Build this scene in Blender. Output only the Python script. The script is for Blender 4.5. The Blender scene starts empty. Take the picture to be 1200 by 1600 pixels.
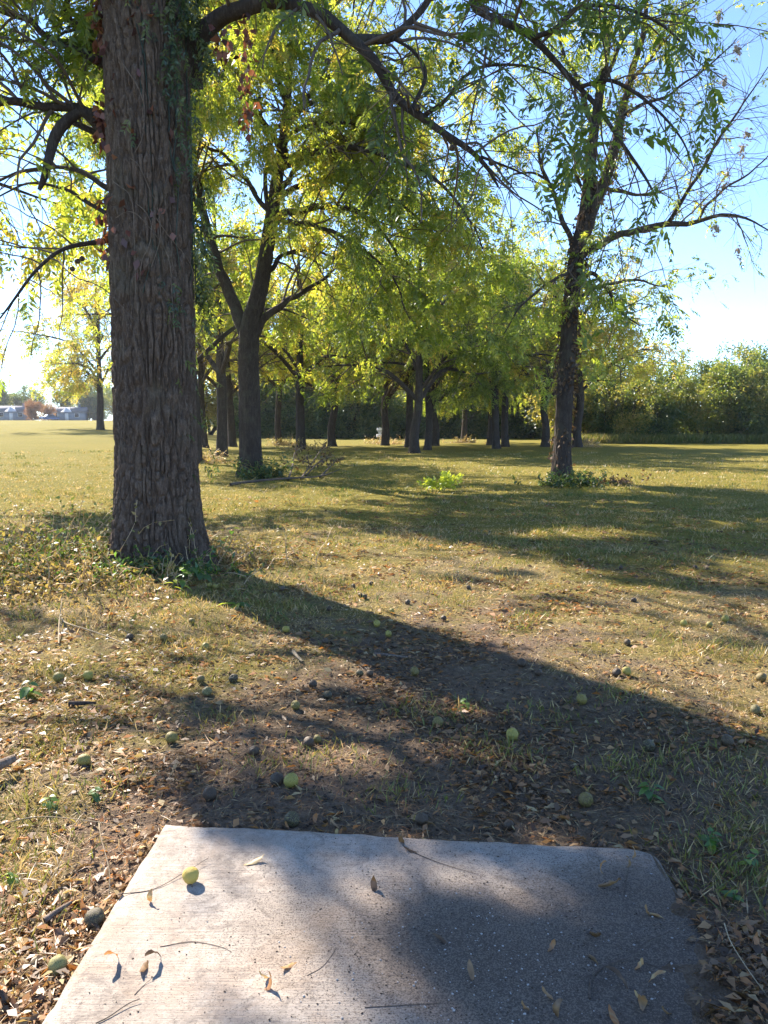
import bpy, math, random
import numpy as np
from mathutils import Vector, Matrix

# ---------------------------------------------------------------- camera, sky, sun, exposure
SC = bpy.context.scene
COL = SC.collection
R = math.radians
CAMH, FPX, PITCH = 1.55, 1200.0, math.atan(140 / 1200)
cam_d = bpy.data.cameras.new('camera')
cam_d.sensor_fit = 'VERTICAL'; cam_d.sensor_height = 32; cam_d.sensor_width = 24; cam_d.lens = 24
cam_d.clip_end = 3000; cam_d.clip_start = 0.05
cam = bpy.data.objects.new('camera', cam_d); COL.objects.link(cam)
cam.location = (0, 0, CAMH); cam.rotation_euler = (math.pi / 2 - PITCH, 0, 0)
SC.camera = cam

SUN_EL, SUN_AZ = R(38), R(-39)          # azimuth from +Y, negative = towards -X
SUN = np.array([math.sin(SUN_AZ) * math.cos(SUN_EL), math.cos(SUN_AZ) * math.cos(SUN_EL), math.sin(SUN_EL)])
world = bpy.data.worlds.new('World'); SC.world = world; world.use_nodes = True
wn = world.node_tree.nodes; wl = world.node_tree.links
sky = wn.new('ShaderNodeTexSky'); sky.sky_type = 'NISHITA'; sky.sun_disc = False
sky.sun_elevation = SUN_EL; sky.sun_rotation = SUN_AZ
sky.air_density = .6; sky.dust_density = 0.; sky.ozone_density = 3.6
wn['Background'].inputs['Strength'].default_value = 0.132
wl.new(sky.outputs[0], wn['Background'].inputs['Color'])
sun_d = bpy.data.lights.new('sun', 'SUN'); sun_d.energy = 5.0; sun_d.angle = R(0.53); sun_d.color = (1.0, 0.89, 0.76)
sun_o = bpy.data.objects.new('sun', sun_d); COL.objects.link(sun_o)
sun_o.rotation_euler = Vector(SUN).to_track_quat('Z', 'Y').to_euler()
SC.view_settings.view_transform = 'Standard'; SC.view_settings.look = 'None'
SC.view_settings.exposure = 1.82; SC.view_settings.gamma = 1.0
SC.cycles.max_bounces = 7; SC.cycles.diffuse_bounces = 4; SC.cycles.glossy_bounces = 2
SC.cycles.transmission_bounces = 5; SC.cycles.transparent_max_bounces = 6
SC.cycles.sample_clamp_indirect = 6.0

# ---------------------------------------------------------------- maths helpers
rng = np.random.RandomState(11)
FWD = np.array([0, math.cos(PITCH), -math.sin(PITCH)]); UPV = np.array([0, math.sin(PITCH), math.cos(PITCH)])

class VN:
    def __init__(s, seed): s.t = np.random.RandomState(seed).rand(32, 32, 32)
    def __call__(s, p):
        p = np.asarray(p, float); i = np.floor(p).astype(int); f = p - i; f = f * f * (3 - 2 * f)
        i0 = i % 32; i1 = (i + 1) % 32; t = s.t
        x0, y0, z0 = i0[..., 0], i0[..., 1], i0[..., 2]; x1, y1, z1 = i1[..., 0], i1[..., 1], i1[..., 2]
        fx, fy, fz = f[..., 0], f[..., 1], f[..., 2]
        a = (t[x0, y0, z0] * (1 - fx) + t[x1, y0, z0] * fx) * (1 - fy) + (t[x0, y1, z0] * (1 - fx) + t[x1, y1, z0] * fx) * fy
        b = (t[x0, y0, z1] * (1 - fx) + t[x1, y0, z1] * fx) * (1 - fy) + (t[x0, y1, z1] * (1 - fx) + t[x1, y1, z1] * fx) * fy
        return a * (1 - fz) + b * fz
N1, N2, N3 = VN(1), VN(2), VN(3)
def fbm(n, p, o=3):
    p = np.asarray(p, float); s = 0; a = .5; w = 0
    for _ in range(o): s = s + a * n(p); w += a; a *= .5; p = p * 2.03 + 7.1
    return s / w
def sstep(a, b, x): t = np.clip((x - a) / (b - a), 0, 1); return t * t * (3 - 2 * t)
def nrm(v): return v / (np.linalg.norm(v, axis=-1, keepdims=True) + 1e-9)
def xy3(x, y, z=0.): return np.stack([x, y, np.zeros_like(x) + z], -1)

# pad outline (world, clockwise from far left); the far right corner is rounded
PAD_TOP = 0.035
PFL, PFR, PNL, PNR = (-0.831, 2.767), (0.965, 2.590), (-0.980, -0.86), (0.815, -1.04)
def pad_uv(x, y):
    ax, ay = PFL; ex, ey = (PFR[0] - ax), (PFR[1] - ay); fx, fy = PNL[0] - ax, PNL[1] - ay
    det = ex * fy - ey * fx; dx, dy = x - ax, y - ay
    return (dx * fy - dy * fx) / det, (ex * dy - ey * dx) / det
def pad_dist(x, y):            # >0 outside, metres, about
    u, v = pad_uv(x, y)
    return np.maximum(np.maximum(-u, u - 1) * 1.79, np.maximum(-v * 3.63, (v - 1) * 3.63))
def ground_z(x, y):
    x = np.asarray(x, float); y = np.asarray(y, float)
    r = np.hypot(x, y)
    left = sstep(.2, .32, -x / np.maximum(y, 1)) * sstep(4, 12, y)
    z = (1.55 + .0025 * y) * sstep(12, 150, y) * left
    q = xy3(x, y)
    z = z + (fbm(N1, q * .9, 3) - .5) * .07 * sstep(2, 6, r) + (fbm(N2, q * 3.1, 3) - .5) * .045
    z = z + (fbm(N3, q * 11, 2) - .5) * .018 * (1 - sstep(7, 12, r))
    z = z + .10 * np.exp(-((x + 2.55) ** 2 + (y - 8.5) ** 2) / 1.1)      # mound at the big tree
    pd = pad_dist(x, y)
    rside = sstep(.93, 1.0, pad_uv(x, y)[0]) * sstep(.03, .22, pad_uv(x, y)[1])
    lip = .052 * rside - .012 - .02 * sstep(0, .3, -pad_uv(x, y)[0]) * (1 - sstep(.1, .5, pd))
    z = np.where(pd < .45, z * sstep(0, .45, np.maximum(pd, 0)) * .8 + z * .2 + (PAD_TOP - .022 + lip) * (1 - sstep(0, .45, np.maximum(pd, 0))), z)
    # soil creeping over the right-hand side of the pad
    u, v = pad_uv(x, y)
    cover = u - 1.0 + .20 * sstep(.05, .40, v) * (.75 + 2.6 * (fbm(N1, q * 5.2 + 3, 4) - .46)) + .10 * (fbm(N3, q * 17, 3) - .5)
    inside = PAD_TOP + np.clip(cover * .10, -.02, .026) + (fbm(N2, q * 13, 2) - .5) * .012
    inside = np.where(cover < -.06, -.06, inside)
    return np.where(pd < 0, inside, z)
def gz1(x, y): return float(ground_z(np.array([x]), np.array([y]))[0])
def ray(px, py):
    u, v = (px - 600) / FPX, (800 - py) / FPX
    return np.array([u, 0, 0]) + FWD + UPV * v
def at(px, py, Y):             # point at forward distance Y seen at photo pixel
    d = ray(px, py); return np.array([0, 0, CAMH]) + d * (Y / d[1])
def gp(px, py, z=None):        # point on the ground seen at photo pixel
    d = ray(px, py); zz = 0. if z is None else z
    for _ in range(12):
        p = np.array([0, 0, CAMH]) + d * min((zz - CAMH) / min(d[2], -1e-4), 400)
        if z is not None: break
        zz = .5 * zz + .5 * gz1(p[0], p[1])
    return p
def proj(P):
    q = P - np.array([0, 0, CAMH]); d = np.maximum(q @ FWD, .05)
    return 600 + FPX * q[..., 0] / d, 800 - FPX * (q @ UPV) / d

# ---------------------------------------------------------------- object helpers
def make_mesh(name, V, F4=None, F3=None, attrs=None, smooth=False):
    me = bpy.data.meshes.new(name)
    V = np.ascontiguousarray(V, np.float32); me.vertices.add(len(V)); me.vertices.foreach_set('co', V.ravel())
    n4 = 0 if F4 is None else len(F4); n3 = 0 if F3 is None else len(F3)
    loops = np.concatenate(([np.asarray(F4).ravel()] if n4 else []) + ([np.asarray(F3).ravel()] if n3 else []))
    me.loops.add(len(loops)); me.loops.foreach_set('vertex_index', loops.astype(np.int32))
    me.polygons.add(n4 + n3)
    st = np.concatenate([np.arange(n4) * 4, n4 * 4 + np.arange(n3) * 3]).astype(np.int32)
    me.polygons.foreach_set('loop_start', st)
    if smooth: me.polygons.foreach_set('use_smooth', np.ones(n4 + n3, bool))
    for k, a in (attrs or {}).items():
        at_ = me.attributes.new(k, 'FLOAT', 'POINT'); at_.data.foreach_set('value', np.ascontiguousarray(a, np.float32))
    me.update(calc_edges=True); return me
def link(name, me, mat=None, parent=None):
    o = bpy.data.objects.new(name, me); COL.objects.link(o)
    if mat is not None and len(me.materials) == 0: me.materials.append(mat)
    if parent is not None: o.parent = parent
    return o
def tag(o, label=None, cat=None, group=None, kind=None):
    if label: o['label'] = label
    if cat: o['category'] = cat
    if group: o['group'] = group
    if kind: o['kind'] = kind
    return o
def empty(name, loc=(0, 0, 0), rz=0.):
    o = bpy.data.objects.new(name, None); COL.objects.link(o); o.location = loc; o.rotation_euler = (0, 0, rz)
    o.empty_display_size = .1; return o
class Acc:                      # gathers pieces of ONE mesh
    def __init__(s): s.V = []; s.Q = []; s.T = []; s.A = []; s.n = 0
    def add(s, V, Q=None, T=None, a=None):
        V = np.asarray(V).reshape(-1, 3)
        if Q is not None and len(Q): s.Q.append(np.asarray(Q) + s.n)
        if T is not None and len(T): s.T.append(np.asarray(T) + s.n)
        s.V.append(V); s.A.append(np.zeros(len(V)) + (0 if a is None else a)); s.n += len(V)
    def mesh(s, name, smooth=False):
        return make_mesh(name, np.concatenate(s.V), np.concatenate(s.Q) if s.Q else None, np.concatenate(s.T) if s.T else None, {'tint': np.concatenate(s.A)}, smooth)

# ---------------------------------------------------------------- materials
def ng(mat): return mat.node_tree.nodes, mat.node_tree.links
def new_mat(name):
    m = bpy.data.materials.new(name); m.use_nodes = True; m.node_tree.nodes.clear(); return m
class NB:                       # tiny node builder
    def __init__(s, name):
        s.m = new_mat(name); s.n, s.l = ng(s.m)
    def node(s, t, **kw):
        x = s.n.new(t)
        for k, v in kw.items(): setattr(x, k, v)
        return x
    def set(s, node, **kw):
        for k, v in kw.items():
            i = node.inputs[k.replace('_', ' ')] if not k.startswith('i') or not k[1:].isdigit() else node.inputs[int(k[1:])]
            if hasattr(v, 'is_output'): s.l.new(v, i)
            else: i.default_value = v
        return node
    def attr(s, name): return s.node('ShaderNodeAttribute', attribute_name=name).outputs['Fac']
    def pos(s, scale=(1, 1, 1), obj=True):
        c = s.node('ShaderNodeTexCoord').outputs['Object'] if obj else s.node('ShaderNodeNewGeometry').outputs['Position']
        mp = s.node('ShaderNodeMapping'); s.l.new(c, mp.inputs[0]); mp.inputs['Scale'].default_value = scale
        return mp.outputs[0]
    def noise(s, vec, scale, detail=4, rough=.55, dist=0.):
        x = s.node('ShaderNodeTexNoise'); s.l.new(vec, x.inputs['Vector'])
        x.inputs['Scale'].default_value = scale; x.inputs['Detail'].default_value = detail
        x.inputs['Roughness'].default_value = rough; x.inputs['Distortion'].default_value = dist
        return x.outputs['Fac']
    def math(s, op, a, b=0., clamp=False):
        x = s.node('ShaderNodeMath', operation=op, use_clamp=clamp)
        for i, v in enumerate((a, b)):
            if hasattr(v, 'is_output'): s.l.new(v, x.inputs[i])
            else: x.inputs[i].default_value = v
        return x.outputs[0]
    def rng(s, v, a, b, lo=0., hi=1.):
        x = s.node('ShaderNodeMapRange', interpolation_type='SMOOTHSTEP'); s.l.new(v, x.inputs[0])
        x.inputs[1].default_value = a; x.inputs[2].default_value = b; x.inputs[3].default_value = lo; x.inputs[4].default_value = hi
        return x.outputs[0]
    def ramp(s, f, stops):
        x = s.node('ShaderNodeValToRGB'); e = x.color_ramp.elements
        while len(e) < len(stops): e.new(.5)
        for el, (p, c) in zip(e, stops): el.position = p; el.color = (*c, 1)
        s.l.new(f, x.inputs[0]); return x.outputs[0]
    def mix(s, f, a, b, mode='MIX'):
        x = s.node('ShaderNodeMix', data_type='RGBA', blend_type=mode)
        for i, v in ((0, f), (6, a), (7, b)):
            if hasattr(v, 'is_output'): s.l.new(v, x.inputs[i])
            elif i == 0: x.inputs[0].default_value = v
            else: x.inputs[i].default_value = (*v, 1)
        return x.outputs[2]
    def bump(s, h, strength, dist):
        x = s.node('ShaderNodeBump'); s.l.new(h, x.inputs['Height']); x.inputs['Strength'].default_value = strength; x.inputs['Distance'].default_value = dist
        return x.outputs[0]
    def principled(s, col, rough=.9, normal=None, spec=.3):
        p = s.node('ShaderNodeBsdfPrincipled'); o = s.node('ShaderNodeOutputMaterial')
        if hasattr(col, 'is_output'): s.l.new(col, p.inputs['Base Color'])
        else: p.inputs['Base Color'].default_value = (*col, 1)
        if hasattr(rough, 'is_output'): s.l.new(rough, p.inputs['Roughness'])
        else: p.inputs['Roughness'].default_value = rough
        p.inputs['Specular IOR Level'].default_value = spec
        if normal is not None: s.l.new(normal, p.inputs['Normal'])
        s.l.new(p.outputs[0], o.inputs[0]); return s.m

def leaf_mat(name, stops, trans=.5, gain=1.5, gloss=.04, rough=.42, tstops=None):
    b = NB(name)
    oi = b.node('ShaderNodeObjectInfo'); sep = b.node('ShaderNodeSeparateColor'); b.l.new(oi.outputs['Color'], sep.inputs[0])
    t = b.math('ADD', b.attr('tint'), b.math('SUBTRACT', sep.outputs[0], .5), True)
    c = b.ramp(t, stops)
    g = b.ramp(t, tstops) if tstops else b.mix(1.0, c, (gain * 1.08, gain, gain * .6), 'MULTIPLY')
    d = b.node('ShaderNodeBsdfDiffuse'); b.l.new(c, d.inputs[0])
    tr = b.node('ShaderNodeBsdfTranslucent'); b.l.new(g, tr.inputs[0])
    m = b.node('ShaderNodeMixShader'); m.inputs[0].default_value = trans; b.l.new(d.outputs[0], m.inputs[1]); b.l.new(tr.outputs[0], m.inputs[2])
    gl = b.node('ShaderNodeBsdfGlossy'); gl.inputs['Roughness'].default_value = rough; gl.inputs[0].default_value = (.9, .95, 1, 1)
    m2 = b.node('ShaderNodeMixShader'); m2.inputs[0].default_value = gloss; b.l.new(m.outputs[0], m2.inputs[1]); b.l.new(gl.outputs[0], m2.inputs[2])
    o = b.node('ShaderNodeOutputMaterial'); b.l.new(m2.outputs[0], o.inputs[0]); return b.m
GREEN = [(0., (.036, .060, .015)), (.35, (.068, .108, .020)), (.62, (.12, .16, .030)), (.85, (.26, .24, .04)), (1., (.34, .26, .06))]
GTRANS = [(0., (.11, .17, .018)), (.35, (.28, .38, .03)), (.62, (.50, .58, .05)), (.85, (.72, .64, .07)), (1., (.74, .52, .09))]
M_LEAF = leaf_mat('walnut leaf', GREEN, .60, 2.0, .035, .4, GTRANS)
M_BUSH = leaf_mat('thicket leaf', [(0., (.03, .06, .02)), (.4, (.065, .11, .028)), (.7, (.14, .17, .035)), (1., (.26, .22, .06))], .5, 2.2)
M_RED = leaf_mat('orange autumn leaf', [(0., (.20, .09, .04)), (.5, (.30, .15, .06)), (1., (.36, .22, .08))], .4, 1.3)
M_DRY = leaf_mat('dry leaf', [(0., (.05, .032, .02)), (.25, (.14, .085, .045)), (.5, (.30, .19, .10)), (.75, (.40, .17, .055)), (1., (.46, .36, .19))], .3, 1.1, .03)
M_RUST = leaf_mat('dead vine leaf', [(0., (.05, .02, .015)), (.5, (.15, .05, .03)), (1., (.30, .13, .07))], .4, 1.3)
M_IVY = leaf_mat('vine leaf', [(0., (.03, .05, .022)), (.5, (.065, .105, .03)), (1., (.13, .15, .045))], .4, 1.4)
M_GRASS = leaf_mat('grass blade', [(0., (.075, .12, .028)), (.3, (.16, .18, .04)), (.55, (.31, .25, .085)), (.8, (.45, .33, .17)), (1., (.56, .44, .29))], .35, 1.4, .03)
M_WEED = leaf_mat('weed leaf', [(0., (.05, .11, .03)), (.5, (.10, .20, .035)), (1., (.36, .42, .05))], .55, 1.7, .05)
M_WEB = leaf_mat('silk web', [(0., (.25, .21, .17)), (.5, (.42, .38, .34)), (1., (.55, .52, .48))], .4, 1.0, .02)

def bark_mat(name, c0, c1, c2, sc=1., bump=.6):
    b = NB(name); v = b.pos((1, 1, .22)); w = b.pos((1, 1, 1))
    n = b.noise(v, 26 * sc, 6, .68, .8); f = b.noise(b.pos((1, 1, .5)), 75 * sc, 5, .7); l = b.noise(w, 2.2, 3)
    col = b.ramp(b.math('ADD', b.math('MULTIPLY', n, .55), b.math('MULTIPLY', f, .45)), [(.3, c0), (.5, c1), (.68, c2)])
    col = b.mix(b.rng(l, .52, .7, 0, .22), col, (.13, .13, .09))
    h = b.math('ADD', b.math('MULTIPLY', n, 1.0), b.math('MULTIPLY', f, .35))
    return b.principled(col, .95, b.bump(h, bump, .03), .15)
M_BARK = bark_mat('furrowed walnut bark', (.044, .031, .023), (.112, .081, .061), (.24, .188, .15), 1.0, 1.0)
M_BARK2 = bark_mat('dark walnut bark', (.025, .020, .017), (.050, .040, .034), (.098, .080, .068), .7, 1.)
M_TWIG = bark_mat('twig bark', (.06, .045, .036), (.11, .085, .068), (.18, .145, .12), 1.5, .2)
M_DEAD = bark_mat('dead wood', (.08, .06, .05), (.17, .13, .10), (.30, .25, .21), 1.5, .5)
M_STRAW = bark_mat('dry stem', (.22, .16, .09), (.34, .27, .17), (.46, .38, .27), 1.5, .2)

def ground_mat():
    b = NB('turf and soil'); p = b.pos((1, 1, 1))
    big = b.noise(p, .35, 4, .6); mid = b.noise(p, 2.3, 5, .62, .4); fine = b.noise(p, 26, 5, .7); vf = b.noise(p, 110, 3, .7)
    streak = b.noise(b.pos((.25, 1, 1)), .6, 4, .6)
    soilA, dryA = b.attr('soil'), b.attr('dry')
    soil = b.ramp(b.math('ADD', b.math('MULTIPLY', fine, .6), b.math('MULTIPLY', vf, .4)), [(.3, (.10, .07, .048)), (.5, (.215, .155, .108)), (.7, (.37, .28, .205))])
    straw = b.ramp(b.math('ADD', b.math('MULTIPLY', fine, .5), b.math('MULTIPLY', vf, .5)), [(.3, (.15, .108, .07)), (.5, (.32, .24, .155)), (.7, (.50, .385, .26))])
    green = b.ramp(b.math('ADD', b.math('MULTIPLY', fine, .5), b.math('MULTIPLY', vf, .5)), [(.3, (.07, .074, .022)), (.5, (.215, .182, .034)), (.7, (.40, .315, .060))])
    gd = b.math('ADD', b.math('MULTIPLY', big, .8), b.math('ADD', b.math('MULTIPLY', mid, .55), b.math('MULTIPLY', streak, .45)))
    gd = b.rng(b.math('ADD', gd, dryA), 1.05, 1.55)
    turf = b.mix(gd, green, straw)
    sm = b.rng(b.math('ADD', soilA, b.math('ADD', b.math('MULTIPLY', b.math('SUBTRACT', mid, .5), 2.0), b.math('MULTIPLY', b.math('SUBTRACT', fine, .5), 1.2))), .25, .95)
    col = b.mix(sm, turf, soil)
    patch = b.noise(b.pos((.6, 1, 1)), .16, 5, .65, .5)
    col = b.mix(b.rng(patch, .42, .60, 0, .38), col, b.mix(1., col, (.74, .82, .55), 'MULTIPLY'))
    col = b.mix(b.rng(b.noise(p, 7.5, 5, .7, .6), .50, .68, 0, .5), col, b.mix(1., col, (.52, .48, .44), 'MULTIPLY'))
    h = b.math('ADD', b.math('MULTIPLY', fine, .8), b.math('MULTIPLY', vf, .5))
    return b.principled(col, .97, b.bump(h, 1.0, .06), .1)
M_GROUND = ground_mat()
def concrete_mat():
    b = NB('stained broomed concrete'); p = b.pos((1, 1, 1)); br = b.pos((3, 140, 3))
    rot = b.node('ShaderNodeMapping'); b.l.new(b.node('ShaderNodeTexCoord').outputs['Object'], rot.inputs[0])
    rot.inputs['Rotation'].default_value = (0, 0, R(5.3)); rot.inputs['Scale'].default_value = (2.2, 75, 3)
    broom = b.noise(rot.outputs[0], 1.6, 4, .7); n1 = b.noise(p, 5, 6, .65, .3); n2 = b.noise(p, 42, 8, .82); n3 = b.noise(p, 190, 4, .8)
    base = b.ramp(b.math('ADD', b.math('MULTIPLY', n1, .5), b.math('MULTIPLY', n2, .5)), [(.34, (.18, .152, .125)), (.5, (.37, .325, .275)), (.66, (.53, .48, .42))])
    base = b.mix(b.rng(broom, .42, .70, 0, .38), base, (.27, .225, .19))
    rust = b.rng(b.noise(p, 3.1, 6, .68, .8), .44, .66, 0, .6); base = b.mix(rust, base, (.33, .255, .195))
    base = b.mix(b.rng(b.noise(p, 9, 6, .75, 1.2), .50, .66, 0, .65), base, (.17, .145, .125))
    dirt = b.attr('dirt')
    dm = b.math('ADD', dirt, b.math('MULTIPLY', b.math('SUBTRACT', b.math('ADD', b.math('MULTIPLY', n1, .7), b.math('MULTIPLY', n2, .9)), .8), 1.5))
    col = b.mix(b.rng(dm, .12, .8, 0, .8), base, (.165, .122, .086))
    col = b.mix(b.rng(b.math('ADD', n3, b.math('MULTIPLY', dirt, .12)), .55, .63, 0, .8), col, (.065, .052, .043))
    h = b.math('ADD', b.math('MULTIPLY', n2, .5), b.math('ADD', b.math('MULTIPLY', n3, .3), b.math('MULTIPLY', broom, .6)))
    return b.principled(col, .9, b.bump(h, .8, .008), .2)
M_CONC = concrete_mat()
def nut_mat(name, stops, spot, spotcol):
    b = NB(name); p = b.pos(); n = b.noise(p, 55, 4, .6); l = b.noise(p, 22, 4, .6, .4); oi = b.node('ShaderNodeObjectInfo')
    col = b.ramp(n, stops); v = b.math('ADD', l, b.math('MULTIPLY', b.math('SUBTRACT', oi.outputs['Random'], .5), .16))
    col = b.mix(b.rng(v, spot, spot + .09), col, spotcol)
    return b.principled(col, .55, b.bump(b.noise(p, 140, 3), .35, .004), .35)
M_NUT = nut_mat('yellow green walnut husk', [(.3, (.20, .18, .035)), (.5, (.34, .29, .055)), (.7, (.44, .37, .10))], .47, (.075, .045, .025))
M_NUTH = nut_mat('half rotten walnut husk', [(.3, (.20, .19, .05)), (.5, (.30, .27, .09)), (.7, (.38, .33, .12))], .44, (.035, .024, .02))
M_NUTD = nut_mat('black rotten walnut husk', [(.3, (.03, .02, .012)), (.5, (.06, .04, .024)), (.7, (.12, .082, .05))], .60, (.19, .15, .07))
def plain_mat(name, col, rough=.7, var=.15, sc=8, spec=.3):
    b = NB(name); n = b.noise(b.pos(), sc, 4)
    c = b.ramp(n, [(.3, tuple(x * (1 - var) for x in col)), (.7, tuple(min(1, x * (1 + var)) for x in col))])
    return b.principled(c, rough, None, spec)
M_SOIL = plain_mat('crumbled soil', (.085, .065, .05), .98, .45, 30, .1)
M_CHIP = plain_mat('pale concrete crumb', (.42, .39, .36), .95, .3, 60, .1)

# ---------------------------------------------------------------- tubes, branches, leaves
def tubes(acc, P, Rd, sides, tint=None):
    P = np.asarray(P, float); N, n, _ = P.shape
    if N == 0: return
    T = np.empty_like(P); T[:, 1:-1] = P[:, 2:] - P[:, :-2]; T[:, 0] = P[:, 1] - P[:, 0]; T[:, -1] = P[:, -1] - P[:, -2]; T = nrm(T)
    ov = nrm(P[:, -1] - P[:, 0]); ref = np.where(np.abs(ov[:, 2:3]) > .7, np.array([[1., .1, 0]]), np.array([[0., .1, 1.]]))[:, None, :]
    U = nrm(np.cross(T, np.broadcast_to(ref, T.shape))); W = np.cross(T, U)
    a = np.arange(sides) * 2 * math.pi / sides
    V = P[:, :, None] + Rd[:, :, None, None] * (U[:, :, None] * np.cos(a)[:, None] + W[:, :, None] * np.sin(a)[:, None])
    k = np.arange(sides); k2 = (k + 1) % sides
    j = np.arange(n - 1)[:, None] * sides
    q = np.stack([j + k, j + k2, j + sides + k2, j + sides + k], -1).reshape(-1, 4)
    F = (q[None] + (np.arange(N) * n * sides)[:, None, None]).reshape(-1, 4)
    acc.add(V.reshape(-1, 3), Q=F, a=0 if tint is None else np.repeat(tint, n * sides))
def catmull(pts, n):
    pts = np.asarray(pts, float)
    p = np.vstack([2 * pts[0] - pts[1], pts, 2 * pts[-1] - pts[-2]]); m = len(pts) - 1
    t = np.linspace(0, m, n); i = np.minimum(t.astype(int), m - 1); f = (t - i)[:, None]
    a, b, c, d = p[i], p[i + 1], p[i + 2], p[i + 3]
    return .5 * (2 * b + (c - a) * f + (2 * a - 5 * b + 4 * c - d) * f * f + (3 * b - a - 3 * c + d) * f ** 3)
def grow(P0, D0, L, n, wander, trop, rg):
    P0 = np.asarray(P0, float); d = nrm(np.asarray(D0, float)); p = P0.copy(); out = [p.copy()]
    L = np.zeros(len(P0)) + L; trop = np.zeros(len(P0)) + trop
    for i in range(n):
        d = d + wander * rg.randn(*d.shape); d[:, 2] += trop; d = nrm(d); p = p + d * (L / n)[:, None]; out.append(p.copy())
    return np.stack(out, 1)
def spawn(P, Rd, k, t0, t1, a0, a1, rg, flat=.0):
    N, n, _ = P.shape; k = np.broadcast_to(np.asarray(k, int), (N,)); idx = np.repeat(np.arange(N), k)
    if len(idx) == 0: return idx, np.zeros((0, 3)), np.zeros((0, 3)), np.zeros(0), np.zeros(0)
    ord_ = np.concatenate([np.arange(x) for x in k]); t = t0 + (t1 - t0) * (ord_ + rg.rand(len(idx))) / np.repeat(k, k)
    s = t * (n - 1); i = np.minimum(s.astype(int), n - 2); f = (s - i)[:, None]
    A, B = P[idx, i], P[idx, i + 1]; pos = A * (1 - f) + B * f; T = nrm(B - A)
    rad = Rd[idx, i] * (1 - f[:, 0]) + Rd[idx, i + 1] * f[:, 0]
    x = rg.randn(len(idx), 3); x[:, 2] *= (1 - flat); x = nrm(x - T * np.sum(x * T, -1, keepdims=True))
    an = a0 + (a1 - a0) * rg.rand(len(idx))
    return idx, pos, T * np.cos(an)[:, None] + x * np.sin(an)[:, None], rad, t
def taper(r0, n, end=.25):
    return np.asarray(r0)[:, None] * (1 - (1 - end) * np.linspace(0, 1, n))[None]
def leaf_quads(acc, P, D, L, W, Nn, tint, fold=.0):
    S = nrm(np.cross(D, Nn)); up = np.cross(S, D)
    m = P + D * (L * .42)[:, None]
    V = np.stack([P, m + S * (W * .5)[:, None] + up * (fold * W)[:, None], P + D * L[:, None] - up * (.12 * L)[:, None], m - S * (W * .5)[:, None] + up * (fold * W)[:, None]], 1)
    q = np.arange(len(P) * 4).reshape(-1, 4); acc.add(V.reshape(-1, 3), Q=q, a=np.repeat(tint, 4))
def compound(acc, P, D, L, pairs, rg, tint, droop=.35, lf=.30, wr=.36, rachis=True):
    if len(P) == 0: return
    D = nrm(D); B = nrm(np.cross(D, np.array([0, 0, 1.]) + .5 * rg.randn(len(P), 3))); Nn = np.cross(B, D)
    dn = np.array([0, 0, -1.])
    for i in range(pairs):
        s = .22 + .78 * (i + .5) / pairs; prof = .65 + .5 * math.sin(math.pi * (.15 + .8 * s))
        c = P + D * (L * s)[:, None] + dn * (droop * L * s * s)[:, None]
        Dl = nrm(D + dn * (2 * droop * s))
        for sd in (-1, 1):
            d = nrm(B * sd * .8 + Dl * .55 + dn * .28 + .22 * rg.randn(len(P), 3))
            ll = L * lf * prof * (.8 + .4 * rg.rand(len(P)))
            leaf_quads(acc, c, d, ll, ll * wr, nrm(Nn + .45 * rg.randn(len(P), 3)), np.clip(tint + .08 * rg.randn(len(P)), 0, 1))
    if rachis:
        e = P + D * L[:, None] + dn * (droop * L)[:, None]; w = B * .0035
        V = np.stack([P - w, P + w, e + w * .4, e - w * .4], 1); acc.add(V.reshape(-1, 3), Q=np.arange(len(P) * 4).reshape(-1, 4), a=np.repeat(tint, 4))

def bark_tube(path, rad, sides, rings, depth, cell=.05, flare=0., seed=0, lobes=5):
    """a trunk as one skin with real vertical furrows"""
    c = catmull(path, rings); s = np.linspace(0, len(path) - 1, rings); r = np.interp(s, np.arange(len(path)), rad)
    th = np.arange(sides) * 2 * math.pi / sides
    h = c[:, 2:3] - c[0, 2]
    rr = r[:, None] * np.ones((1, sides))
    if flare:
        lob = .5 + .5 * np.cos(th[None] * lobes + 1.3 + .6 * np.sin(th[None] * 2 + seed))
        rr = rr * (1 + flare * np.exp(-np.maximum(h - .28, 0) / .30) * (.35 + 1.0 * lob))
    rr = rr * (1 + .05 * np.sin(th[None] * 3 + h * .7 + seed) + .03 * np.sin(th[None] * 5 - h * 1.1))
    q = np.stack([np.cos(th)[None] * rr / cell + seed * 3.7, np.sin(th)[None] * rr / cell, h / (cell * 6.5) + 0 * rr], -1)
    q[..., 0] += .6 * (N3(q * .35) - .5) * 2; q[..., 1] += .6 * (N2(q * .35 + 9) - .5) * 2
    a = np.abs(2 * N1(q) - 1); b2 = np.abs(2 * N2(q * np.array([1.1, 1.1, 3.2]) + 5) - 1); fine = fbm(N3, q * np.array([3., 3, 6]), 2)
    ridge = np.minimum(sstep(.02, .24, a), .40 + .60 * sstep(.02, .20, b2))
    rr = rr - depth * (1 - ridge) + depth * .45 * (fine - .5)
    V = c[:, None] + rr[..., None] * np.stack([np.cos(th), np.sin(th), 0 * th], -1)[None]
    k = np.arange(sides); k2 = (k + 1) % sides; j = np.arange(rings - 1)[:, None] * sides
    return V.reshape(-1, 3), np.stack([j + k, j + k2, j + sides + k2, j + sides + k], -1).reshape(-1, 4)

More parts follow.
